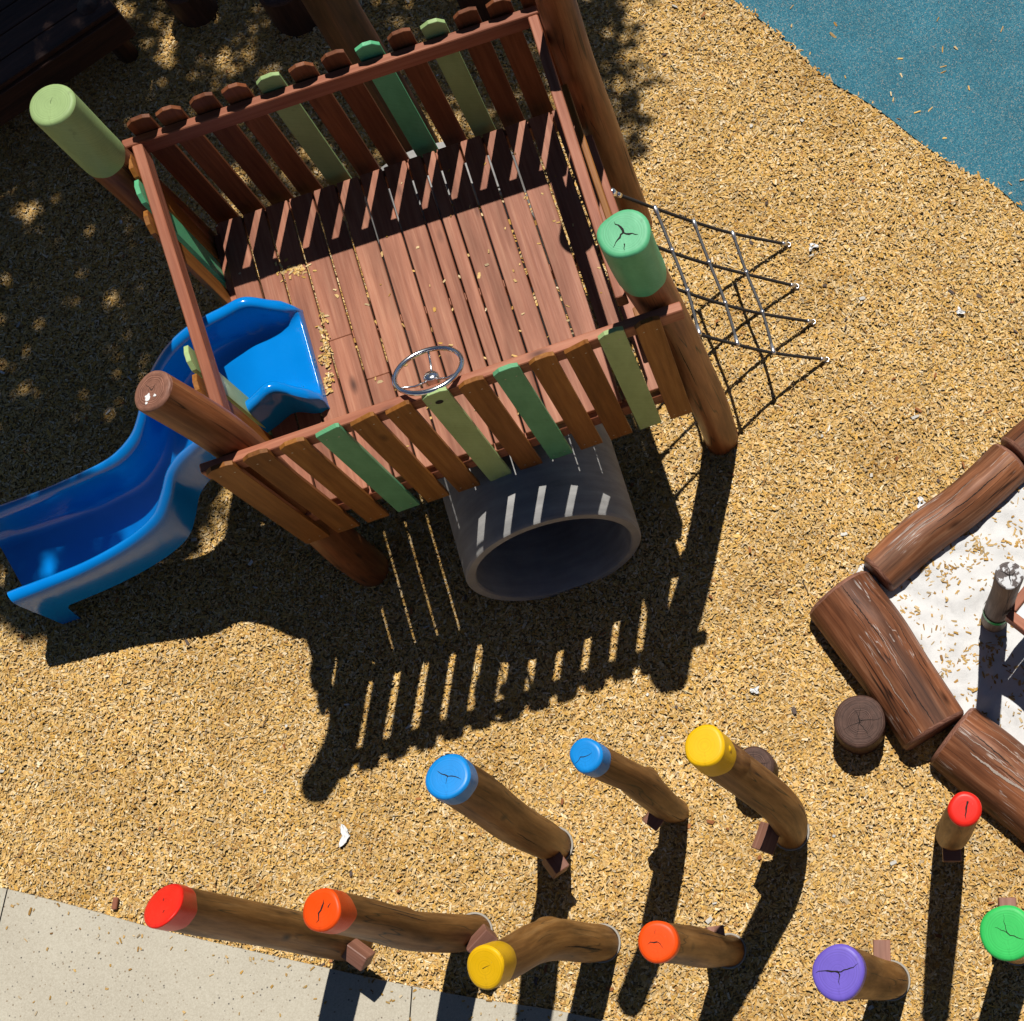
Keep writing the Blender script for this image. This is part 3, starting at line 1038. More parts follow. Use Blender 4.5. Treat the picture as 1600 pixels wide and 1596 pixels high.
for k in range(K):
    A = Vector(RW[k, :3]); B = Vector(RW[k, 3:6]); dep = float(RW[k, 6])
    w = (B - A); W = w.length; w.normalize()
    tt = k / (K - 1)
    r = 0.031 if dep > 0.08 else 0.031 * max(dep, 0.012) / 0.08 + 0.004
    zr = A.z
    inside_deck = A.x > -0.02
    sk = (zr - (DZ + 0.002)) if inside_deck else 0.235
    if not inside_deck:
        sk = min(0.235, (zr - DZ) + max(0, (-0.02 - A.x)) * 2.5 + .03)
    if tt > 0.905:
        sk = 0.235 + min(1, (tt - 0.905) / 0.022) * (zr - 0.235)
        sk = min(sk, zr - 0.002)
    r += 0.008 * min(1, max(0, (tt - .55) / .2))
    up = Vector((0, 0, 1))
    flare = 0.012
    def half(sg, O):
        """profile points from the outer bottom to the floor edge, measured from rim centre O; sg=+1 inward"""
        o = w * sg
        pts = [(-r - flare, -sk), (-r - flare * .6, -sk * 0.6), (-r - .003, -0.03), (-r, -0.008)]
        for q in range(1, 6):
            a = math.pi - math.pi * q / 6
            pts.append((r * math.cos(a), r * math.sin(a) * 0.9))
        pts += [(r, -0.008)]
        dd = max(dep, 0.012)
        pts += [(r + .004, -dd * 0.35), (r + .010, -dd * 0.62), (r + 0.02, -dd * 0.80), (r + .036, -dd * 0.92), (r + .06, -dd * 0.985), (r + 0.085, -dd)]
        return [O + o * x + up * z for x, z in pts]
    L = half(1, A)
    Rr = half(-1, B)[::-1]
    prof = L + Rr
    und = max(min(dep + 0.018, sk - 0.004), 0.012)
    prof += [B + w * (r + flare - 0.006) - up * sk, B + w * (r - 0.0) - up * und, A - w * (r - 0.0) - up * und, A - w * (r + flare - 0.006) - up * sk]
    NP = len(prof)
    for i, p in enumerate(prof):
        vs.append(p)
        tc.append((i * 0.02, 0, tt * 3))
for k in range(K - 1):
    for i in range(NP):
        j = (i + 1) % NP
        fs.append((k * NP + i, k * NP + j, (k + 1) * NP + j, (k + 1) * NP + i))
fs.append(tuple(range(NP - 1, -1, -1)))
# entry lip cap and exit cap
fs.append(tuple((K - 1) * NP + i for i in range(NP)))
mb.add(vs, fs, tc, 0, True)
ch_ = mb.build('chute', 'plastic', slide)
sm = ch_.modifiers.new('es', 'EDGE_SPLIT')
sm.split_angle = math.radians(50)

# ------------------------------------------------------------------ concrete pipe
pipe = thing('pipe_tunnel', (1.05, 0.6, 0), 'wide grey concrete pipe tunnel lying on the chips beneath the timber tower', 'tunnel')
mb = MB()
xc, zc, Ro, Ri = 1.051, 0.418, 0.444, 0.392
n = 72
ys = [0.0] + [i / 16 for i in range(1, 16)] + [1.0]
y_back = 1.84
prof = []
def ring_at(R_, f, back=False, dy=0.0):
    out = []
    for i in range(n):
        a = 2 * math.pi * i / n
        x, z = R_ * math.cos(a), R_ * math.sin(a)
        yf = -0.335 + 0.133 * z + dy
        y = yf + (y_back - yf) * f
        out.append((Vector((xc + x, y, zc + z)), a, R_))
    return out
seq = [(Ri, 1.0, 0)] + [(Ri, f, 0) for f in ys[::-1][1:-1]] + [(Ri, 0.0, 0.008), (Ri + .007, 0.0, 0.0), (Ro - .009, 0.0, 0.0), (Ro, 0.0, 0.01)] + [(Ro, f, 0) for f in ys[1:]] + [(Ri, 1.0, 0)]
rg, cm = [], []
for R_, f, dy in seq:
    rg.append(ring_at(R_, f, dy=dy))
    cm.append(f * 2.2)
add_rings(mb, rg, cm, 3.0)
po = mb.build('pipe', 'pipe', pipe)
sm = po.modifiers.new('es', 'EDGE_SPLIT'); sm.split_angle = math.radians(40)

# ------------------------------------------------------------------ climbing net
net = thing('climbing_net', (2.3, 0.75, 0), 'black rope climbing net with grey cross ropes sloping from the tower to the chips', 'rope net')
anch = [at(1229, 382, .03), at(1242, 447, .03), at(1268, 503, .03), at(1289, 562, .03)]
crossp = [[(1144.7, 365), (1163, 428), (1188, 490), (1209, 552)], [(1084, 347), (1105, 412.6), (1130, 475.8), (1152.6, 539)], [(1023.7, 325.8), (1047, 394), (1071, 457), (1093, 523)]]
zc_ = [0.30, 0.53, 0.78]
nodes = [[at(*p, zc_[c]) for p in crossp[c]] for c in range(3)]
tops = [at(957, 301, 1.05)]
for i in range(1, 4):
    d = nodes[2][i] - nodes[1][i]
    f = (1.93 - nodes[2][i].x) / d.x
    q = nodes[2][i] + d * f
    tops.append(Vector((1.925, q.y, 1.06)))
for i in range(4):
    pts = [tops[i], nodes[2][i], nodes[1][i], nodes[0][i], anch[i]]
    C = catmull([tuple(p) for p in pts], 28)
    mb = MB()
    mb.tube([Vector(p) for p in C], 0.0088, 8)
    rp = mb.build('rope', 'rope', net)
    d = (anch[i] - nodes[0][i]).normalized()
    mb = MB()
    mb.tube([anch[i] - d * 0.035, anch[i] - d * 0.03, anch[i] + d * .004], [0.011, 0.0125, 0.0125], 12)
    ring = [anch[i] + d * 0.012 + Vector((0, 0, 0.0)) + Vector((0.013 * math.cos(6.283 * q / 16), 0.013 * math.sin(6.283 * q / 16), 0.0)) for q in range(16)]
    mb.tube(ring, 0.004, 6, closed=True)
    mb.build('ferrule', 'alu', rp)
    d = (nodes[2][i] - tops[i]).normalized()
    mb = MB()
    mb.tube([tops[i] - d * 0.02, tops[i] + d * 0.0, tops[i] + d * 0.03], [0.02, 0.021, 0.012], 12, 0)
    mb.tube([tops[i] + d * 0.03, tops[i] + d * 0.06], [0.0125, 0.0125], 12, 0)
    mb.build('eye_bolt', 'chrome', rp)
for c in range(3):
    pts = [nodes[c][i] + Vector((0.012 * (1 if i in (1, 2) else 0), 0, 0.010)) for i in range(4)]
    C = catmull([tuple(p) for p in pts], 28)
    mb = MB()
    mb.tube([Vector(p) for p in C], 0.0082, 8)
    rp = mb.build('cross_rope', 'greyrope', net)
    for i in range(4):
        mb = MB()
        if i in (0, 3):
            d = (pts[1] - pts[0]).normalized() if i == 0 else (pts[2] - pts[3]).normalized()
            mb.tube([pts[i] - d * .008, pts[i] + d * .005, pts[i] + d * .048], [0.0115, 0.0125, 0.010], 10)
        else:
            mb.tube([pts[i] - Vector((0, 0, .014)), pts[i] + Vector((0, 0, .010))], [.0125, .0115], 10)
        mb.build('clamp', 'alu', rp)

# ------------------------------------------------------------------ coloured balance posts
GP = 'balance posts with painted tops'


def balance_post(seed, base, top, h, r0, r1, col, capl, label, mids=(), cracks=(), tilt=(0, 0), amp=.05, bumps=(), collar=True, block=None, cut=False):
    b_ = at(*base, 0.0)
    t_ = at(*top, h)
    root = thing('balance_post', b_, label, 'post', GP)
    rows = [(b_.x, b_.y, -0.12, r0 * 1.02)]
    rows.append((b_.x, b_.y, 0.05, r0))
    for (u, v, zf, rm) in mids:
        q = at(u, v, zf)
        rows.append((q.x, q.y, zf, rm))
    if not mids:
        for f in (0.35, 0.7):
            jx, jy = random.Random(seed + int(f * 10)).uniform(-.012, .012), random.Random(seed + 3).uniform(-.012, .012)
            rows.append((b_.x + (t_.x - b_.x) * f + jx, b_.y + (t_.y - b_.y) * f + jy, h * f, r0 + (r1 - r0) * f))
    rows.append((t_.x, t_.y, h, r1))
    tr = round_post(rows, root, seed, 'pole', col, capl, amp=amp, tilt=tilt, cracks=cracks, bumps=bumps)
    if collar:
        mb = MB()
        ringp = [(b_.x + (r0 + .004) * math.cos(6.2832 * i / 40), b_.y + (r0 + .004) * math.sin(6.2832 * i / 40), 0.022) for i in range(40)]
        mb.tube(ringp, 0.006, 6, closed=True)
        mb.build('collar', 'collar', root)
    if block:
        (u, v, zb, ang, sx, tl) = block
        q = at(u, v, zb)
        mb = MB()
        box_mb(mb, q, sx, 0.08, 0.08, ang, ch=0.004, tilt=tl)
        mb.build('foothold', ['block'], root)
    return root


PI = math.pi
Y3 = lambda s, w=.004: [((0, 0), 2.6, .05 * s, w), ((0, 0), 0.3, .045 * s, w), ((0, 0), 4.6, .05 * s, w)]
balance_post(401, (868, 1322), (701, 1214), 2.05, .085, .083, 'blue', .105, 'tall post with a blue top, the lower left of the two blue ones', cracks=[((0, 0), 2.2, .05, .004), ((0, 0), -.7, .055, .0035), ((0, 0), 4.0, .03, .0015)], amp=.03, tilt=(0, -.2),
             mids=[(842, 1308, .5, .088), (790, 1276, 1.1, .093), (742, 1240, 1.65, .092)], block=(868, 1350, .30, 1.9, .10, .5))
balance_post(402, (1056, 1268), (916, 1181), 1.82, .066, .064, 'blue', .10, 'slimmer bumpy post with a blue top, the upper right of the two blue ones', cracks=[((-.02, .0), 0.1, .05, .0025), ((-.02, 0), 3.5, .035, .002)], amp=.07,
             mids=[(1038, 1258, .45, .07), (1003, 1228, 1.0, .077), (980, 1212, 1.3, .067), (945, 1195, 1.6, .068)], bumps=[(.55, 1.0, .02, .07)], block=(1024, 1277, .35, .6, .10, .3), collar=False)
yp = balance_post(403, (1236, 1300), (1102, 1166), 1.86, .084, .078, 'yellow', .16, 'thick crooked post with a yellow top and a side knob, beside a dark stump', cracks=[], amp=.05,
             mids=[(1232, 1283, .35, .086), (1212, 1252, .8, .09), (1160, 1212, 1.35, .084), (1125, 1185, 1.65, .082)], bumps=[(.86, -0.35, .025, .03), (.3, .8, .012, .1)], block=(1198, 1310, .33, .9, .13, .7))
q = at(1139, 1170, 1.80)
mb = MB()
mb.tube([q - Vector((.045, -.01, .0)), q - Vector((.01, 0, 0)), q + Vector((.004, 0, .003)), q + Vector((.010, 0, .004))], [.022, .017, .014, .004], 14)
mb.build('knob', 'yellow', yp)
balance_post(404, (556, 1474), (256, 1416), 2.15, .088, .078, 'red', .14, 'long post with a red top leaning out beside the concrete path', cracks=[((.0, .02), 1.6, .012, .003), ((.01, -.02), 4, .012, .003)], amp=.03, tilt=(.35, -.9),
             mids=[(490, 1462, .55, .09), (400, 1444, 1.2, .086), (330, 1430, 1.65, .084)], block=(560, 1492, .30, -.9, .12, .5), collar=False)
balance_post(405, (742, 1457), (503, 1423), 2.05, .086, .075, 'orange', .16, 'post with a deep orange top, between the red and yellow ones by the path', cracks=[((0, 0), 1.0, .04, .006), ((0, 0), 4.1, .05, .006), ((.03, .0), 1.0, .018, .003)], amp=.04, tilt=(.3, -.1),
             mids=[(700, 1458, .4, .09), (640, 1454, .95, .084), (580, 1438, 1.45, .08)], bumps=[(.55, 1.2, .014, .06)], block=(752, 1472, .33, .5, .13, .6))
balance_post(406, (942, 1474), (759, 1512), 1.85, .083, .077, 'yellow', .15, 'bent reddish post with a scooped yellow top overhanging the path', cracks=[((-.01, 0), .1, .035, .0015)], amp=.09, tilt=(.35, .12),
             mids=[(915, 1474, .35, .086), (872, 1468, .85, .084), (835, 1475, 1.15, .083), (795, 1497, 1.55, .078)], bumps=[(.55, 1.6, .018, .05)])
balance_post(407, (1140, 1486), (1028, 1472), 1.75, .074, .074, 'orange', .05, 'shorter post with an orange top standing on open chips, foothold behind', cracks=[((0, 0), 3.1, .04, .004), ((0, 0), -.8, .035, .0025), ((0, .03), 1.5, .02, .001)], amp=.03,
             mids=[(1128, 1486, .3, .07), (1095, 1482, .85, .083), (1058, 1475, 1.35, .077)], block=(1117, 1467, .35, 1.4, .11, .4))
balance_post(408, (1392, 1532), (1310, 1519), 1.75, .084, .096, 'purple', .06, 'short post with a purple top in the lower right of the picture', cracks=[((0, 0), 3.0, .085, .006), ((0, 0), .1, .085, .005), ((0, 0), 4.6, .05, .004)], amp=.04,
             mids=[(1380, 1532, .4, .086), (1352, 1526, 1.0, .09)], block=(1378, 1490, .3, PI / 2 - .32, .12, 0))
balance_post(409, (1484, 1306), (1508, 1265), 1.55, .074, .064, 'red', .03, 'short post with a red top standing beside the sandpit logs', cracks=[((.02, .025), -2.2, .07, .008)], amp=.03,
             mids=[(1488, 1302, .35, .08), (1497, 1285, .95, .076)], block=(1487, 1333, .32, -.32, .085, 0), collar=False)
balance_post(410, (1590, 1476), (1574, 1458), 1.7, .088, .098, 'kelly', .05, 'short thick post with a bright green top at the right edge of the picture', cracks=[((0, 0), 2.6, .05, .0025), ((0, 0), 1.2, .07, .002), ((0, 0), -.8, .07, .003)], amp=.03,
             mids=[(1588, 1475, .4, .09), (1582, 1468, 1.0, .09)], block=(1574, 1424, .32, PI / 2 - .32, .12, 0))

# ------------------------------------------------------------------ stumps
def stump(u, v, h, r, seed, label, name='log_stump', rt=None, mat='stump', group='low log stumps', n=6, splay=.01):
    q = at(u, v, h)
    root = thing(name, (q.x, q.y, 0), label, 'stump', group)
    rr = random.Random(seed)
    round_post([(q.x, q.y, -.08, r * 1.03), (q.x, q.y, h * .4, r * 1.01), (q.x, q.y, h, r)], root, seed, mat, amp=.035, m=10, bevel=.016, part='log',
               cracks=[((rr.uniform(-.01, .01), rr.uniform(-.01, .01)), 6.283 * i / n + rr.uniform(-.3, .3), r * rr.uniform(.6, .9), .0035) for i in range(n)])


stump(1344, 1128, .22, .128, 501, 'round dark brown log stump with a star shaped crack beside the sandpit logs')
stump(1178, 1197, .26, .098, 502, 'small dark log stump half hidden behind the thick yellow topped post')
stump(280, -22, .25, .125, 503, 'dark round log stump in tree shade at the top, left of its twin')
stump(435, -25, .3, .15, 504, 'wider dark round log stump in tree shade at the top, right of its twin')
stump(735, -40, .3, .13, 505, 'dark stump just behind the back railing in the shade')

# shaded upright log behind the tower and the dark platform
b_ = at(655, 236, 0)
root = thing('timber_post', (b_.x, b_.y, 0), 'thick reddish round timber post in dappled shade behind the back railing', 'post')
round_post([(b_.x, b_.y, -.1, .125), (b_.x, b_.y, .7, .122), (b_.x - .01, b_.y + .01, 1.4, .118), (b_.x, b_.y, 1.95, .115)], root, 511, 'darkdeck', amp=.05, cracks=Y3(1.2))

c0, c1, c2 = at(180, 12, .5), at(-10, 140, .5), at(140, -15, .5)
root = thing('timber_platform', (c0.x - .4, c0.y, 0), 'dark timber platform in deep shade at the top left corner', 'platform')
e1 = (c1 - c0).normalized()
e2 = Vector((-e1.y, e1.x, 0))
if e2.dot(c2 - c0) < 0: e2 = -e2
mb = MB()
for k in range(9):
    o0 = c0 + e2 * (0.07 + k * 0.142) - Vector((0, 0, 0.02))
    mb.board(o0, o0 + e1 * 1.9, e2, 0.136, (0, 0, 1), 0.035)
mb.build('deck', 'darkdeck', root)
mb = MB()
mb.board(c0 + e1 * .0 - Vector((0, 0, .14)) - e2 * .0, c0 + e1 * 1.9 - Vector((0, 0, .14)), (0, 0, 1), .2, e2, .04)
mb.board(c0 + e1 * .02 + e2 * .03 - Vector((0, 0, .14)), c0 + e1 * .02 + e2 * 1.25 - Vector((0, 0, .14)), (0, 0, 1), .2, e1, .04)
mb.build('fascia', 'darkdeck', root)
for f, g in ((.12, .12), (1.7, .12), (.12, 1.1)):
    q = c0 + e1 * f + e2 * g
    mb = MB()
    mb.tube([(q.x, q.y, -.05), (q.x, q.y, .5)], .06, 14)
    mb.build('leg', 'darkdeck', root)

# ------------------------------------------------------------------ sandpit logs
def edging_log(pa, pb, z, r, seed, label, r2=None, bend=(0, 0), splits=()):
    a, b = at(*pa, z), at(*pb, z)
    root = thing('edging_log', ((a.x + b.x) / 2, (a.y + b.y) / 2, 0), label, 'log', 'logs edging the sandpit')
    r2 = r2 or r
    m_ = a.lerp(b, .5)
    n_ = Vector((-(b - a).y, (b - a).x, 0)).normalized()
    q1, q2 = a.lerp(b, .33) + n_ * bend[0], a.lerp(b, .66) + n_ * bend[1]
    rows = [(*a, r), (*q1, r + (r2 - r) * .3 + .004), (*q2, r + (r2 - r) * .7 - .003), (*b, r2)]
    rings, cum, frames, hs = trunk_rings(rows, seed, .075, n=40, m=34, bumps=[(.3, 1.2, .012, .09), (.7, 4.4, .016, .12)])
    off = seed * 1.7 % 19
    mb = MB()
    add_rings(mb, rings, cum, off)
    add_disc(mb, rings[0], frames[0], flip=True, bevel=.022, off=off, mi=1)
    add_disc(mb, rings[-1], frames[-1], bevel=.022, off=off, mi=1)
    rr = random.Random(seed)
    up_i = max(range(40), key=lambda i: rings[17][i][0].z)
    up_a = 2 * math.pi * up_i / 40
    for (da, s0, s1, wd, mi) in splits:
        surface_crack(mb, rings, frames, cum, up_a + da, s0, s1, wd, mi, rr, .0014 if mi == 2 else .0022)
    mb.build('log', ['log', 'postend', 'crack', 'scuff'], root)


edging_log((1374, 897), (1578, 724), .055, .116, 601, 'slim reddish edging log with white scuffs along the upper left side of the sandpit', r2=.124, bend=(.006, -.012), splits=[(.1, .4, .99, .005, 2), (-.25, .05, .6, .003, 3), (-.4, .2, .8, .0025, 3), (.35, .3, .7, .003, 2), (-.1, .3, .5, .003, 3)])
edging_log((1592, 712), (1700, 622), .07, .13, 602, 'edging log cut off by the right edge of the picture, above the white scuffed one')
edging_log((1314, 930), (1456, 1142), .085, .19, 603, 'broad brown edging log with a long split, at the left corner of the sandpit', r2=.178, bend=(.015, .01), splits=[(.12, .0, .5, .005, 2), (.06, .3, .7, .003, 3), (.1, .6, 1, .005, 2), (-.5, .15, .8, .004, 2), (.5, .4, .95, .003, 3), (.3, .1, .35, .0025, 2)])
edging_log((1490, 1152), (1672, 1294), .075, .176, 604, 'weathered edging log with white streaks, running to the lower right edge of the sandpit', r2=.18, splits=[(.35, .15, .75, .014, 3), (.05, .02, .6, .004, 3), (-.3, .1, .7, .004, 3), (-.1, .05, .5, .005, 2), (-.6, .1, .9, .003, 3), (.2, .3, .9, .004, 2)])

# sandpit post and sand table
b_, t_ = at(1553, 970, 0), at(1577, 900, 1.0)
root = thing('sandpit_post', (b_.x, b_.y, 0), 'weathered grey post with a green band standing in the white sand', 'post')
tr = round_post([(b_.x, b_.y, -.1, .066), (b_.x, b_.y, .3, .066), (t_.x + .004, t_.y, .7, .061), (t_.x, t_.y, 1.0, .064)], root, 521, 'greytimber', amp=.025, cracks=Y3(.9, .007) + [((0, 0), 1.4, .045, .006)],
                end_mat='whiteend', bevel=.006)
mb = MB()
rg, cm = [], []
for z in (.215, .262):
    rg.append([(Vector((b_.x + .071 * math.cos(6.2832 * i / 40), b_.y + .071 * math.sin(6.2832 * i / 40), z)), 6.2832 * i / 40, .071) for i in range(40)])
    cm.append(z)
add_rings(mb, rg, cm, 0)
mb.build('band', 'kelly', root)
c0 = at(1576, 958, .52)
d1 = (at(1640, 1008, .52) - c0).normalized()
d2 = (at(1622, 900, .52) - c0).normalized()
q = c0 + d1 * .3 + d2 * .3
root = thing('sand_table', (q.x, q.y, 0), 'brown timber sand table with a pale tray at the right edge of the sandpit', 'table')
mb = MB()
up = (0, 0, 1)
L1, L2 = 0.75, 0.7
nd1, nd2 = Vector((-d1.y, d1.x, 0)), Vector((-d2.y, d2.x, 0))
zz = Vector((0, 0, -.045))
mb.board(c0 + zz, c0 + d1 * L1 + zz, up, .09, nd1, .045)
mb.board(c0 + d2 * L2 + zz, c0 + d2 * L2 + d1 * L1 + zz, up, .09, nd1, .045)
mb.board(c0 + d2 * .025 + zz, c0 + d2 * (L2 - .025) + zz, up, .09, nd2, .045)
mb.board(c0 + d1 * L1 + d2 * .025 + zz, c0 + d1 * L1 + d2 * (L2 - .025) + zz, up, .09, nd2, .045)
mb.build('frame', 'rail', root)
mb = MB()
cc = c0 + d1 * .03 + d2 * L2 / 2
mb.board(cc - Vector((0, 0, .02)), cc + d1 * (L1 - .06) - Vector((0, 0, .02)), d2, L2 - .05, up, .012)
mb.build('tray', 'tray', root)
for f, g in ((.35, .12), (L1 - .05, .1), (L1 - .05, L2 - .1), (.35, L2 - .1)):
    q2 = c0 + d1 * f + d2 * g
    mb = MB()
    mb.tube([(q2.x, q2.y, -.05), (q2.x, q2.y, .44)], .03, 12)
    mb.build('leg', 'greytimber', root)

# ------------------------------------------------------------------ wood chips
def chip_mesh(name, X, Y, Z, L, Wd, Th, az, tx, ty, col):
    """one mesh of many irregular slivers; arrays of equal length"""
    n = len(X)
    base = np.array([[-.5, -.42, 0], [.08, -.5, 0], [.5, -.40, 0], [.48, .42, 0], [-.06, .5, 0], [-.5, .38, 0]])
    k = 6
    P = np.repeat(base[None], n, 0)
    P = P + nrg.uniform(-.13, .13, (n, k, 3)) * np.array([1, 1, 0])
    P[:, :, 0] *= L[:, None]
    P[:, :, 1] *= Wd[:, None]
    bend = nrg.uniform(-.07, .07, n) * L
    P[:, :, 2] = bend[:, None] * (2 * P[:, :, 0] / L[:, None]) ** 2
    bot = P.copy()
    bot[:, :, 2] -= Th[:, None]
    A = np.concatenate([P, bot], 1)
    cx, sx = np.cos(tx)[:, None], np.sin(tx)[:, None]
    y, z = A[:, :, 1] * cx - A[:, :, 2] * sx, A[:, :, 1] * sx + A[:, :, 2] * cx
    cy, sy = np.cos(ty)[:, None], np.sin(ty)[:, None]
    x, z = A[:, :, 0] * cy + z * sy, -A[:, :, 0] * sy + z * cy
    ca, sa = np.cos(az)[:, None], np.sin(az)[:, None]
    x, y = x * ca - y * sa, x * sa + y * ca
    V = np.stack([x + X[:, None], y + Y[:, None], z + Z[:, None]], 2).reshape(-1, 3).astype(np.float32)
    # faces: top as 2 quads, 6 sides
    fq = np.array([[0, 1, 2, 3], [0, 3, 4, 5], [1, 0, 6, 7], [2, 1, 7, 8], [3, 2, 8, 9], [4, 3, 9, 10], [5, 4, 10, 11], [0, 5, 11, 6]])
    Fc = (fq[None] + (np.arange(n) * 12)[:, None, None]).reshape(-1, 4)
    me = bpy.data.meshes.new(name)
    me.vertices.add(len(V))
    me.vertices.foreach_set('co', V.ravel())
    me.loops.add(Fc.size)
    me.loops.foreach_set('vertex_index', Fc.ravel().astype(np.int32))
    me.polygons.add(len(Fc))
    me.polygons.foreach_set('loop_start', np.arange(0, Fc.size, 4, dtype=np.int32))
    at_ = me.attributes.new('chipcol', 'FLOAT_COLOR', 'POINT')
    cc = np.ones((n, 12, 4), np.float32)
    cc[:, :, :3] = col[:, None, :]
    at_.data.foreach_set('color', cc.ravel())
    me.polygons.foreach_set('use_smooth', np.zeros(len(Fc), dtype=bool))
    me.materials.append(MAT['chips'])
    me.update(calc_edges=True)
    o = bpy.data.objects.new(name, me)
    return link(o)


def chip_cols(n, bright=1.0):
    pal = np.array([(0.62, 0.395, 0.155), (0.67, 0.465, 0.215), (0.72, 0.55, 0.32), (0.59, 0.35, 0.095), (0.46, 0.26, 0.078), (0.67, 0.44, 0.155), (0.36, 0.195, 0.075), (0.48, 0.37, 0.235), (0.77, 0.635, 0.44)])
    w = np.array([.22, .2, .13, .14, .09, .12, .035, .03, .035])
    c = pal[nrg.choice(len(pal), n, p=w / w.sum())]
    return np.clip(c * nrg.uniform(.80, 1.15, (n, 1)) * bright, 0, .92)


corners = [V2(-260, -230), (V2(1860, -230)), (V2(1860, 1830)), (V2(-260, 1830))]
xs_, ys_ = [c[0] for c in corners], [c[1] for c in corners]
NT = 1050000
X = nrg.uniform(min(xs_), max(xs_), NT)
Y = nrg.uniform(min(ys_), max(ys_), NT)
k = inside_np(X, Y, corners)
X, Y = X[k], Y[k]
jx, jy = X + nrg.normal(0, .012, len(X)) + .005 * np.sin(Y * 31), Y + nrg.normal(0, .012, len(X)) + .004 * np.sin(X * 27)
k = ~inside_np(jx, jy, rubber_poly) & ~inside_np(X + nrg.normal(0, .009, len(X)), Y + nrg.normal(0, .009, len(X)), path_poly) & ~inside_np(X, Y, sand_poly)
X, Y = X[k], Y[k]
n = len(X)
print('chips', n)
Lc = nrg.gamma(3.2, .0042, n) + .0048
Wc = np.clip(nrg.gamma(3.2, .0016, n) + .0026, .003, .016)
Wc = np.minimum(Wc, Lc * .7)
hb = 0.010 * (np.sin(X * 5.1 + np.sin(Y * 3.3) * 1.4) * np.sin(Y * 4.3 + 1.1))
o = chip_mesh('wood_chip_mulch', X, Y, nrg.uniform(.005, .013, n) + hb * 0.5 + .004, Lc, Wc, nrg.uniform(.0006, .0018, n), nrg.uniform(0, 6.283, n), nrg.normal(0, .15, n), nrg.normal(0, .10, n), chip_cols(n, 1.09))
tag(o, 'golden wood chip mulch covering the playground ground', 'wood chips', kind='stuff')

# chips strewn over the sand
def strewn(name, pts, label, zoff, bright=1.0, sc=1.0, kind='stuff', tilt=.25):
    X = np.array([p[0] for p in pts]); Y = np.array([p[1] for p in pts]); n = len(X)
    Z = np.array([p[2] for p in pts]) if len(pts[0]) > 2 else np.full(n, zoff)
    L = (nrg.gamma(7, .0032, n) + .005) * sc
    W_ = np.minimum(np.clip(nrg.gamma(5, .0014, n) + .002, .002, .014), L * .6)
    o = chip_mesh(name, X, Y, Z, L, W_, nrg.uniform(.001, .003, n), nrg.uniform(0, 6.283, n), nrg.normal(0, tilt, n), nrg.normal(0, tilt * .5, n), chip_cols(n, bright))
    tag(o, label, 'wood chips', kind=kind)
    return o


from mathutils import noise as mn
pts = []
tries = 0
while len(pts) < 4300 and tries < 400000:
    tries += 1
    x, y = rng.uniform(2.3, 4.6), rng.uniform(-2.4, 0.0)
    if not inside((x, y), sand_poly): continue
    de = min(math.hypot(x - sx_, y - sy_) for sx_, sy_ in [( (1 - f) * sand_poly[i][0] + f * sand_poly[i + 1][0], (1 - f) * sand_poly[i][1] + f * sand_poly[i + 1][1]) for i in range(0, 5) for f in (0, .33, .66)])
    d = 0.12 + 0.95 * math.exp(-(de / .10) ** 2) + 0.8 * max(0, mn.noise(Vector((x * 6, y * 6, 2))) - .05) * 2 + 1.2 * max(0, mn.noise(Vector((x * 17, y * 17, 5))) - .25)
    if rng.random() < d * .5:
        pts.append((x, y, sandz(x, y) + rng.uniform(-.0005, .003)))
strewn('strewn_sand_chips', pts, 'wood chips strewn over the white sand', 0, .85, .85, tilt=.12)
pts = []
for _ in range(70):
    a = at(rng.uniform(1190, 1600), rng.uniform(0, 330), 0)
    if inside((a.x, a.y), rubber_poly): pts.append((a.x, a.y, .016))
for _ in range(45):
    f = rng.random(); i = rng.randrange(10, 50)
    pts.append((bl[i][0] + abs(rng.gauss(0, .05)) * .6, bl[i][1] + abs(rng.gauss(0, .05)) * .5, .016))
strewn('strewn_rubber_chips', pts[:20] + pts[-16:], 'few stray wood chips on the blue rubber', 0, 1.0, 1.1)
pts = []
for _ in range(80):
    i_ = rng.randrange(4, 46)
    pts.append((pe[i_][0] + rng.uniform(-.08, .08), pe[i_][1] - abs(rng.gauss(0, .05)) - .01, .039))
pts = [p for p in pts if inside((p[0], p[1]), path_poly)]
for _ in range(90):
    a = at(rng.uniform(0, 960), rng.uniform(1390, 1600), .04)
    if inside((a.x, a.y), path_poly): pts.append((a.x, a.y, .039))
strewn('strewn_path_chips', pts, 'few stray wood chips on the concrete path', 0, .75, .6, tilt=.1)
pts = []
# on the deck: a heap along the slide lip, a line near the back shadow edge, strays and chips caught in the gaps
for _ in range(230):
    f = rng.random()
    p = at(500 + 10 * f + rng.gauss(3, 4), 490 + 125 * f, DZ)
    if rng.random() < (.25 + .75 * math.exp(-((f - .55) / .22) ** 2)): pts.append((p.x + abs(rng.gauss(0, .006)), p.y, DZ + .003 + rng.uniform(0, .008)))
for _ in range(60):
    p = at(462 + rng.gauss(0, 12), 424 + rng.gauss(0, 5), DZ)
    pts.append((p.x, p.y, DZ + .003))
for _ in range(70):
    pts.append((rng.uniform(.1, 1.85), rng.uniform(.1, 1.5), DZ + .003))
for gi in range(2, len(gaps) - 1):
    for _ in range(6 if gi < 12 else 45):
        y = rng.uniform(.1, 1.3)
        if mn.noise(Vector((gi * 3.1, y * 4, 0))) > (-.05 if gi < 12 else -.2):
            pts.append((gaps[gi] + .012 * (.6 - y), y, DZ - .003 - rng.uniform(0, .008)))
strewn('strewn_deck_chips', pts, 'stray wood chips on the tower deck and in its gaps', 0, 1.05, .62)

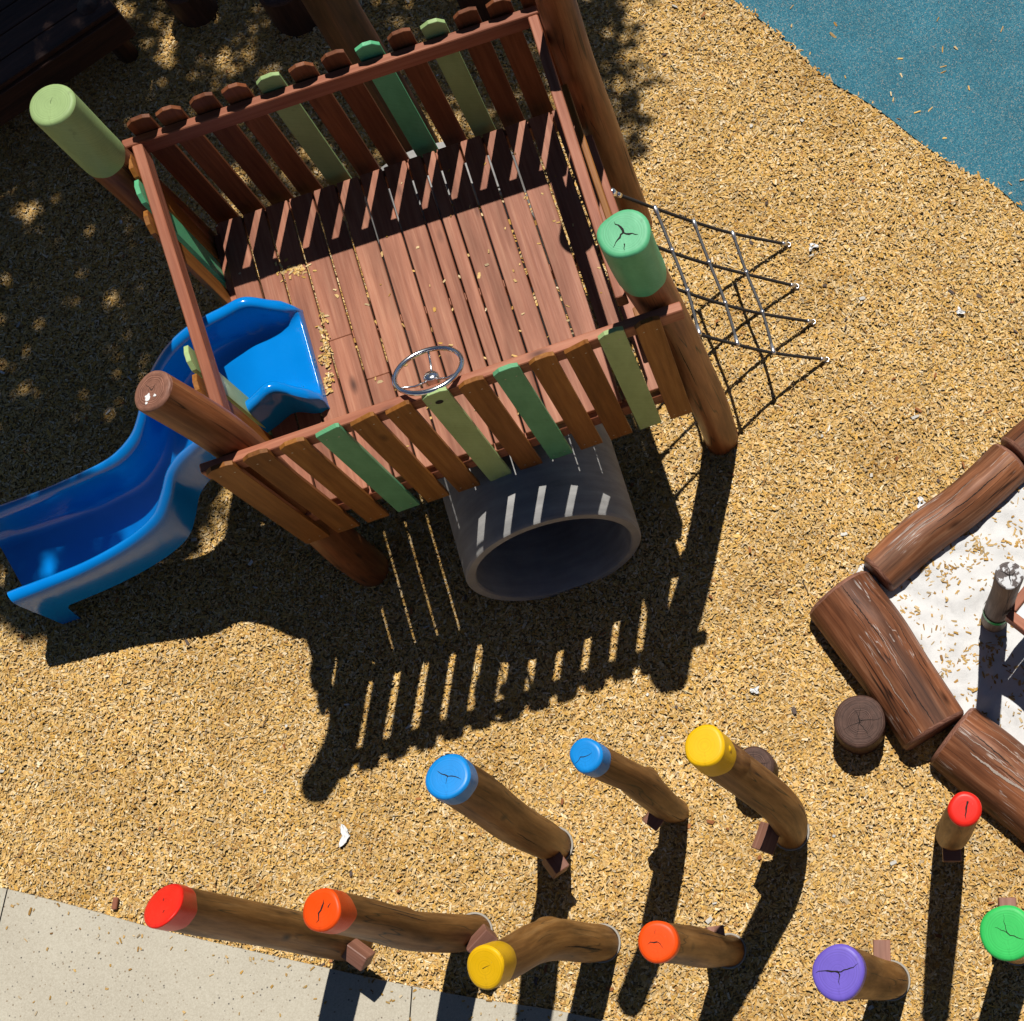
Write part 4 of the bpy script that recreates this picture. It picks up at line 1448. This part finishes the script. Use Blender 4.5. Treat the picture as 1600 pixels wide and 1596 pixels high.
# scattered bits among the chips: grey twigs, pale slivers, dark bark crumbs
def debris(name, cnt, L0, L1, W0, W1, cols, label, zz):
    us = nrg.uniform(-100, 1700, cnt); vs_ = nrg.uniform(-100, 1700, cnt)
    P_ = np.array([tuple(at(u, v, 0))[:2] for u, v in zip(us, vs_)])
    k = ~inside_np(P_[:, 0], P_[:, 1], rubber_poly) & ~inside_np(P_[:, 0], P_[:, 1], path_poly) & ~inside_np(P_[:, 0], P_[:, 1], sand_poly)
    P_ = P_[k]; n = len(P_)
    c = np.array(cols)[nrg.integers(0, len(cols), n)] * nrg.uniform(.8, 1.1, (n, 1))
    o = chip_mesh(name, P_[:, 0], P_[:, 1], nrg.uniform(.020, .028, n), nrg.uniform(L0, L1, n), nrg.uniform(W0, W1, n), nrg.uniform(.001, .003, n), nrg.uniform(0, 6.28, n), nrg.normal(0, .12, n), nrg.normal(0, .05, n), c)
    tag(o, label, 'litter', kind='stuff')
debris('twig_litter', 170, .03, .09, .002, .005, [(.42, .33, .20), (.60, .50, .30), (.22, .16, .11), (.66, .58, .36)], 'thin twigs and straw lying among the wood chips', 0)
debris('bark_litter', 260, .012, .04, .008, .02, [(.30, .12, .05), (.40, .17, .07), (.13, .10, .09), (.62, .60, .56), (.80, .78, .74)], 'bark crumbs and pale flakes lying among the wood chips', 0)

# small litter
for i, (u, v, s_, lab) in enumerate([(539, 1306, .055, 'white paper scrap on the chips below the tower shadow'), (1440, 786, .05, 'white crumpled paper scrap beside the white scuffed log'),
                                     (1180, 1079, .04, 'white paper scrap lying left of the broad sandpit log'), (1270, 385, .045, 'white ring shaped paper scrap just beyond the net anchors'),
                                     (1500, 487, .04, 'white paper scrap lying alone on chips below the blue rubber')]):
    p = at(u, v, .03)
    rr = random.Random(900 + i)
    mb = MB()
    G = 7
    ang = rr.uniform(0, 3) if i else 1.23
    vs = []
    for a in range(G):
        for b in range(G):
            x = (a / (G - 1) - .5) * s_ * (1.6 if i == 0 else 1); y = (b / (G - 1) - .5) * s_ * .7
            rr_ = 1 + .35 * math.sin(3 * math.atan2(y, x) + i)
            x *= rr_; y *= rr_
            vs.append((p.x + x * math.cos(ang) - y * math.sin(ang), p.y + x * math.sin(ang) + y * math.cos(ang), p.z + rr.uniform(-.003, .009)))
    fs = [(a * G + b, a * G + b + 1, a * G + G + b + 1, a * G + G + b) for a in range(G - 1) for b in range(G - 1) if not (i in (1, 3) and 2 <= a <= 3 and 2 <= b <= 3)]
    mb.add(vs, fs, vs, 0)
    tag(mb.build('paper_scrap', 'paper'), lab, 'paper scrap', 'paper scraps on the chips')
p = at(180, 1412, .03)
mb = MB()
box_mb(mb, p, .06, .026, .018, 1.2, ch=.004)
tag(mb.build('bark_piece', 'bark'), 'reddish bark piece lying on chips beside the concrete path', 'bark piece')

# ------------------------------------------------------------------ tree whose crown throws the dappled shade
tree = thing('tree', (-0.6, 8.2, 0), 'leafy tree standing behind the tower, casting the dappled shade', 'tree')
mb = MB()
mb.tube([(-0.6, 8.2, -.2), (-0.5, 8.0, 1.5), (-.3, 7.4, 3.6), (.0, 6.6, 5.2), (.3, 5.6, 6.2)], [.24, .19, .16, .12, .06], 14)
for q in ((-.6, 4.9, 6.3), (1.6, 5.9, 6.3), (2.6, 6.4, 6.2), (.6, 4.7, 6.3)):
    mb.tube([(-.1, 6.9, 4.9), ((q[0] - .1) / 2, (q[1] + 6.9) / 2, 5.8), q], [.08, .05, .02], 8)
mb.build('trunk', 'greytimber', tree)
shade = []   # ground areas (photo pixels) that the crown keeps in shade
dense = [(-200, 150), (120, 170), (330, 280), (400, 520), (360, 760), (300, 900), (200, 965), (60, 1000), (-40, 960), (-200, 900)]
loose = [(-200, -150), (1010, -150), (1015, 40), (985, 120), (900, 150), (600, 200), (330, 280), (120, 170), (-200, 150)]
holes = [(118, 320, 42), (52, 330, 20), (178, 300, 22), (60, 285, 14), (180, 478, 22), (92, 372, 16), (150, 365, 16), (195, 20, 30), (215, 110, 20), (268, 70, 22), (300, 60, 12), (250, 130, 20), (350, 105, 24), (130, 430, 10),
         (160, 255, 14), (385, 90, 20), (570, 60, 24), (40, 400, 10), (10, 440, 12), (330, 30, 14), (700, 120, 20), (610, 140, 16), (12, 905, 22), (110, 950, 26), (175, 905, 22), (200, 800, 15), (255, 740, 12), (95, 890, 14), (240, 880, 14), (300, 200, 12), (45, 555, 10), (110, 520, 9)]
leaves = []
behind = [(-1.3, 1.75), (2.15, 1.78), (2.3, 2.2), (2.1, 3.3), (-1.3, 3.3)]
holes_w = [(1.75, 2.1, .10), (1.85, 2.45, .09), (1.3, 2.3, .06), (.2, 2.5, .07), (-.4, 2.3, .06), (1.62, 2.7, .08), (.75, 2.75, .06)]
rl = random.Random(77)
def in_hole(u, v, s=1.0):
    return any((u - a) ** 2 + (v - b) ** 2 < (r_ * s) ** 2 for a, b, r_ in holes)
clumps = []
for _ in range(1350):
    u, v = rl.uniform(-200, 400), rl.uniform(150, 1000)
    if inside((u, v), dense): clumps.append((u, v, 14))
for _ in range(1150):
    u, v = rl.uniform(-200, 1015), rl.uniform(-150, 280)
    if inside((u, v), loose) and not (880 < u and rl.random() < .3): clumps.append((u, v, 13))
plat = [(-360, -200), (200, -200), (190, 60), (150, 200), (-360, 330)]
for _ in range(260):
    u, v = rl.uniform(-360, 200), rl.uniform(-200, 330)
    if inside((u, v), plat): clumps.append((u, v, 13))
for _ in range(330):
    gx, gy = rl.uniform(-1.3, 2.3), rl.uniform(1.9, 3.3)
    if not inside((gx, gy), behind): continue
    h0 = rl.uniform(4.9, 6.6)
    for _k in range(14):
        g1, g2 = gx + rl.gauss(0, .05), gy + abs(rl.gauss(0, .06)) - .03
        if g2 < 1.78 or any((g1 - a) ** 2 + (g2 - b) ** 2 < r_ * r_ for a, b, r_ in holes_w): continue
        h = h0 + rl.gauss(0, .12)
        leaves.append((g1 - SHV[0] * h, g2 - SHV[1] * h, h))
for (u, v, cnt) in clumps:
    h0 = rl.uniform(4.9, 6.6)
    for _ in range(cnt):
        uu, vv = u + rl.gauss(0, 15), v + rl.gauss(0, 15)
        if in_hole(uu, vv, rl.uniform(.45, .85) if vv < 230 else rl.uniform(.7, .95)): continue
        if not (inside((uu, vv), dense) or inside((uu, vv), loose)) and rl.random() < .7: continue
        g0 = at(uu, vv, 0)
        h = h0 + rl.gauss(0, .12)
        leaves.append((g0.x - SHV[0] * h, g0.y - SHV[1] * h, h))
Lv = np.array(leaves)
n = len(Lv)
print('leaves', n)
a1 = nrg.normal(size=(n, 3)); a1 /= np.linalg.norm(a1, axis=1)[:, None]
a2 = np.cross(a1, nrg.normal(size=(n, 3))); a2 /= np.linalg.norm(a2, axis=1)[:, None]
ln, wd = nrg.uniform(.05, .085, n)[:, None], nrg.uniform(.022, .036, n)[:, None]
V = np.stack([Lv - a1 * ln, Lv + a2 * wd, Lv + a1 * ln, Lv - a2 * wd], 1).reshape(-1, 3)
me = bpy.data.meshes.new('crown')
me.from_pydata([tuple(p) for p in (V - np.array([-0.6, 8.2, 0]))], [], [(4 * i, 4 * i + 1, 4 * i + 2, 4 * i + 3) for i in range(n)])
me.materials.append(MAT['leaf'])
co = bpy.data.objects.new('crown', me)
link(co)
co.parent = tree
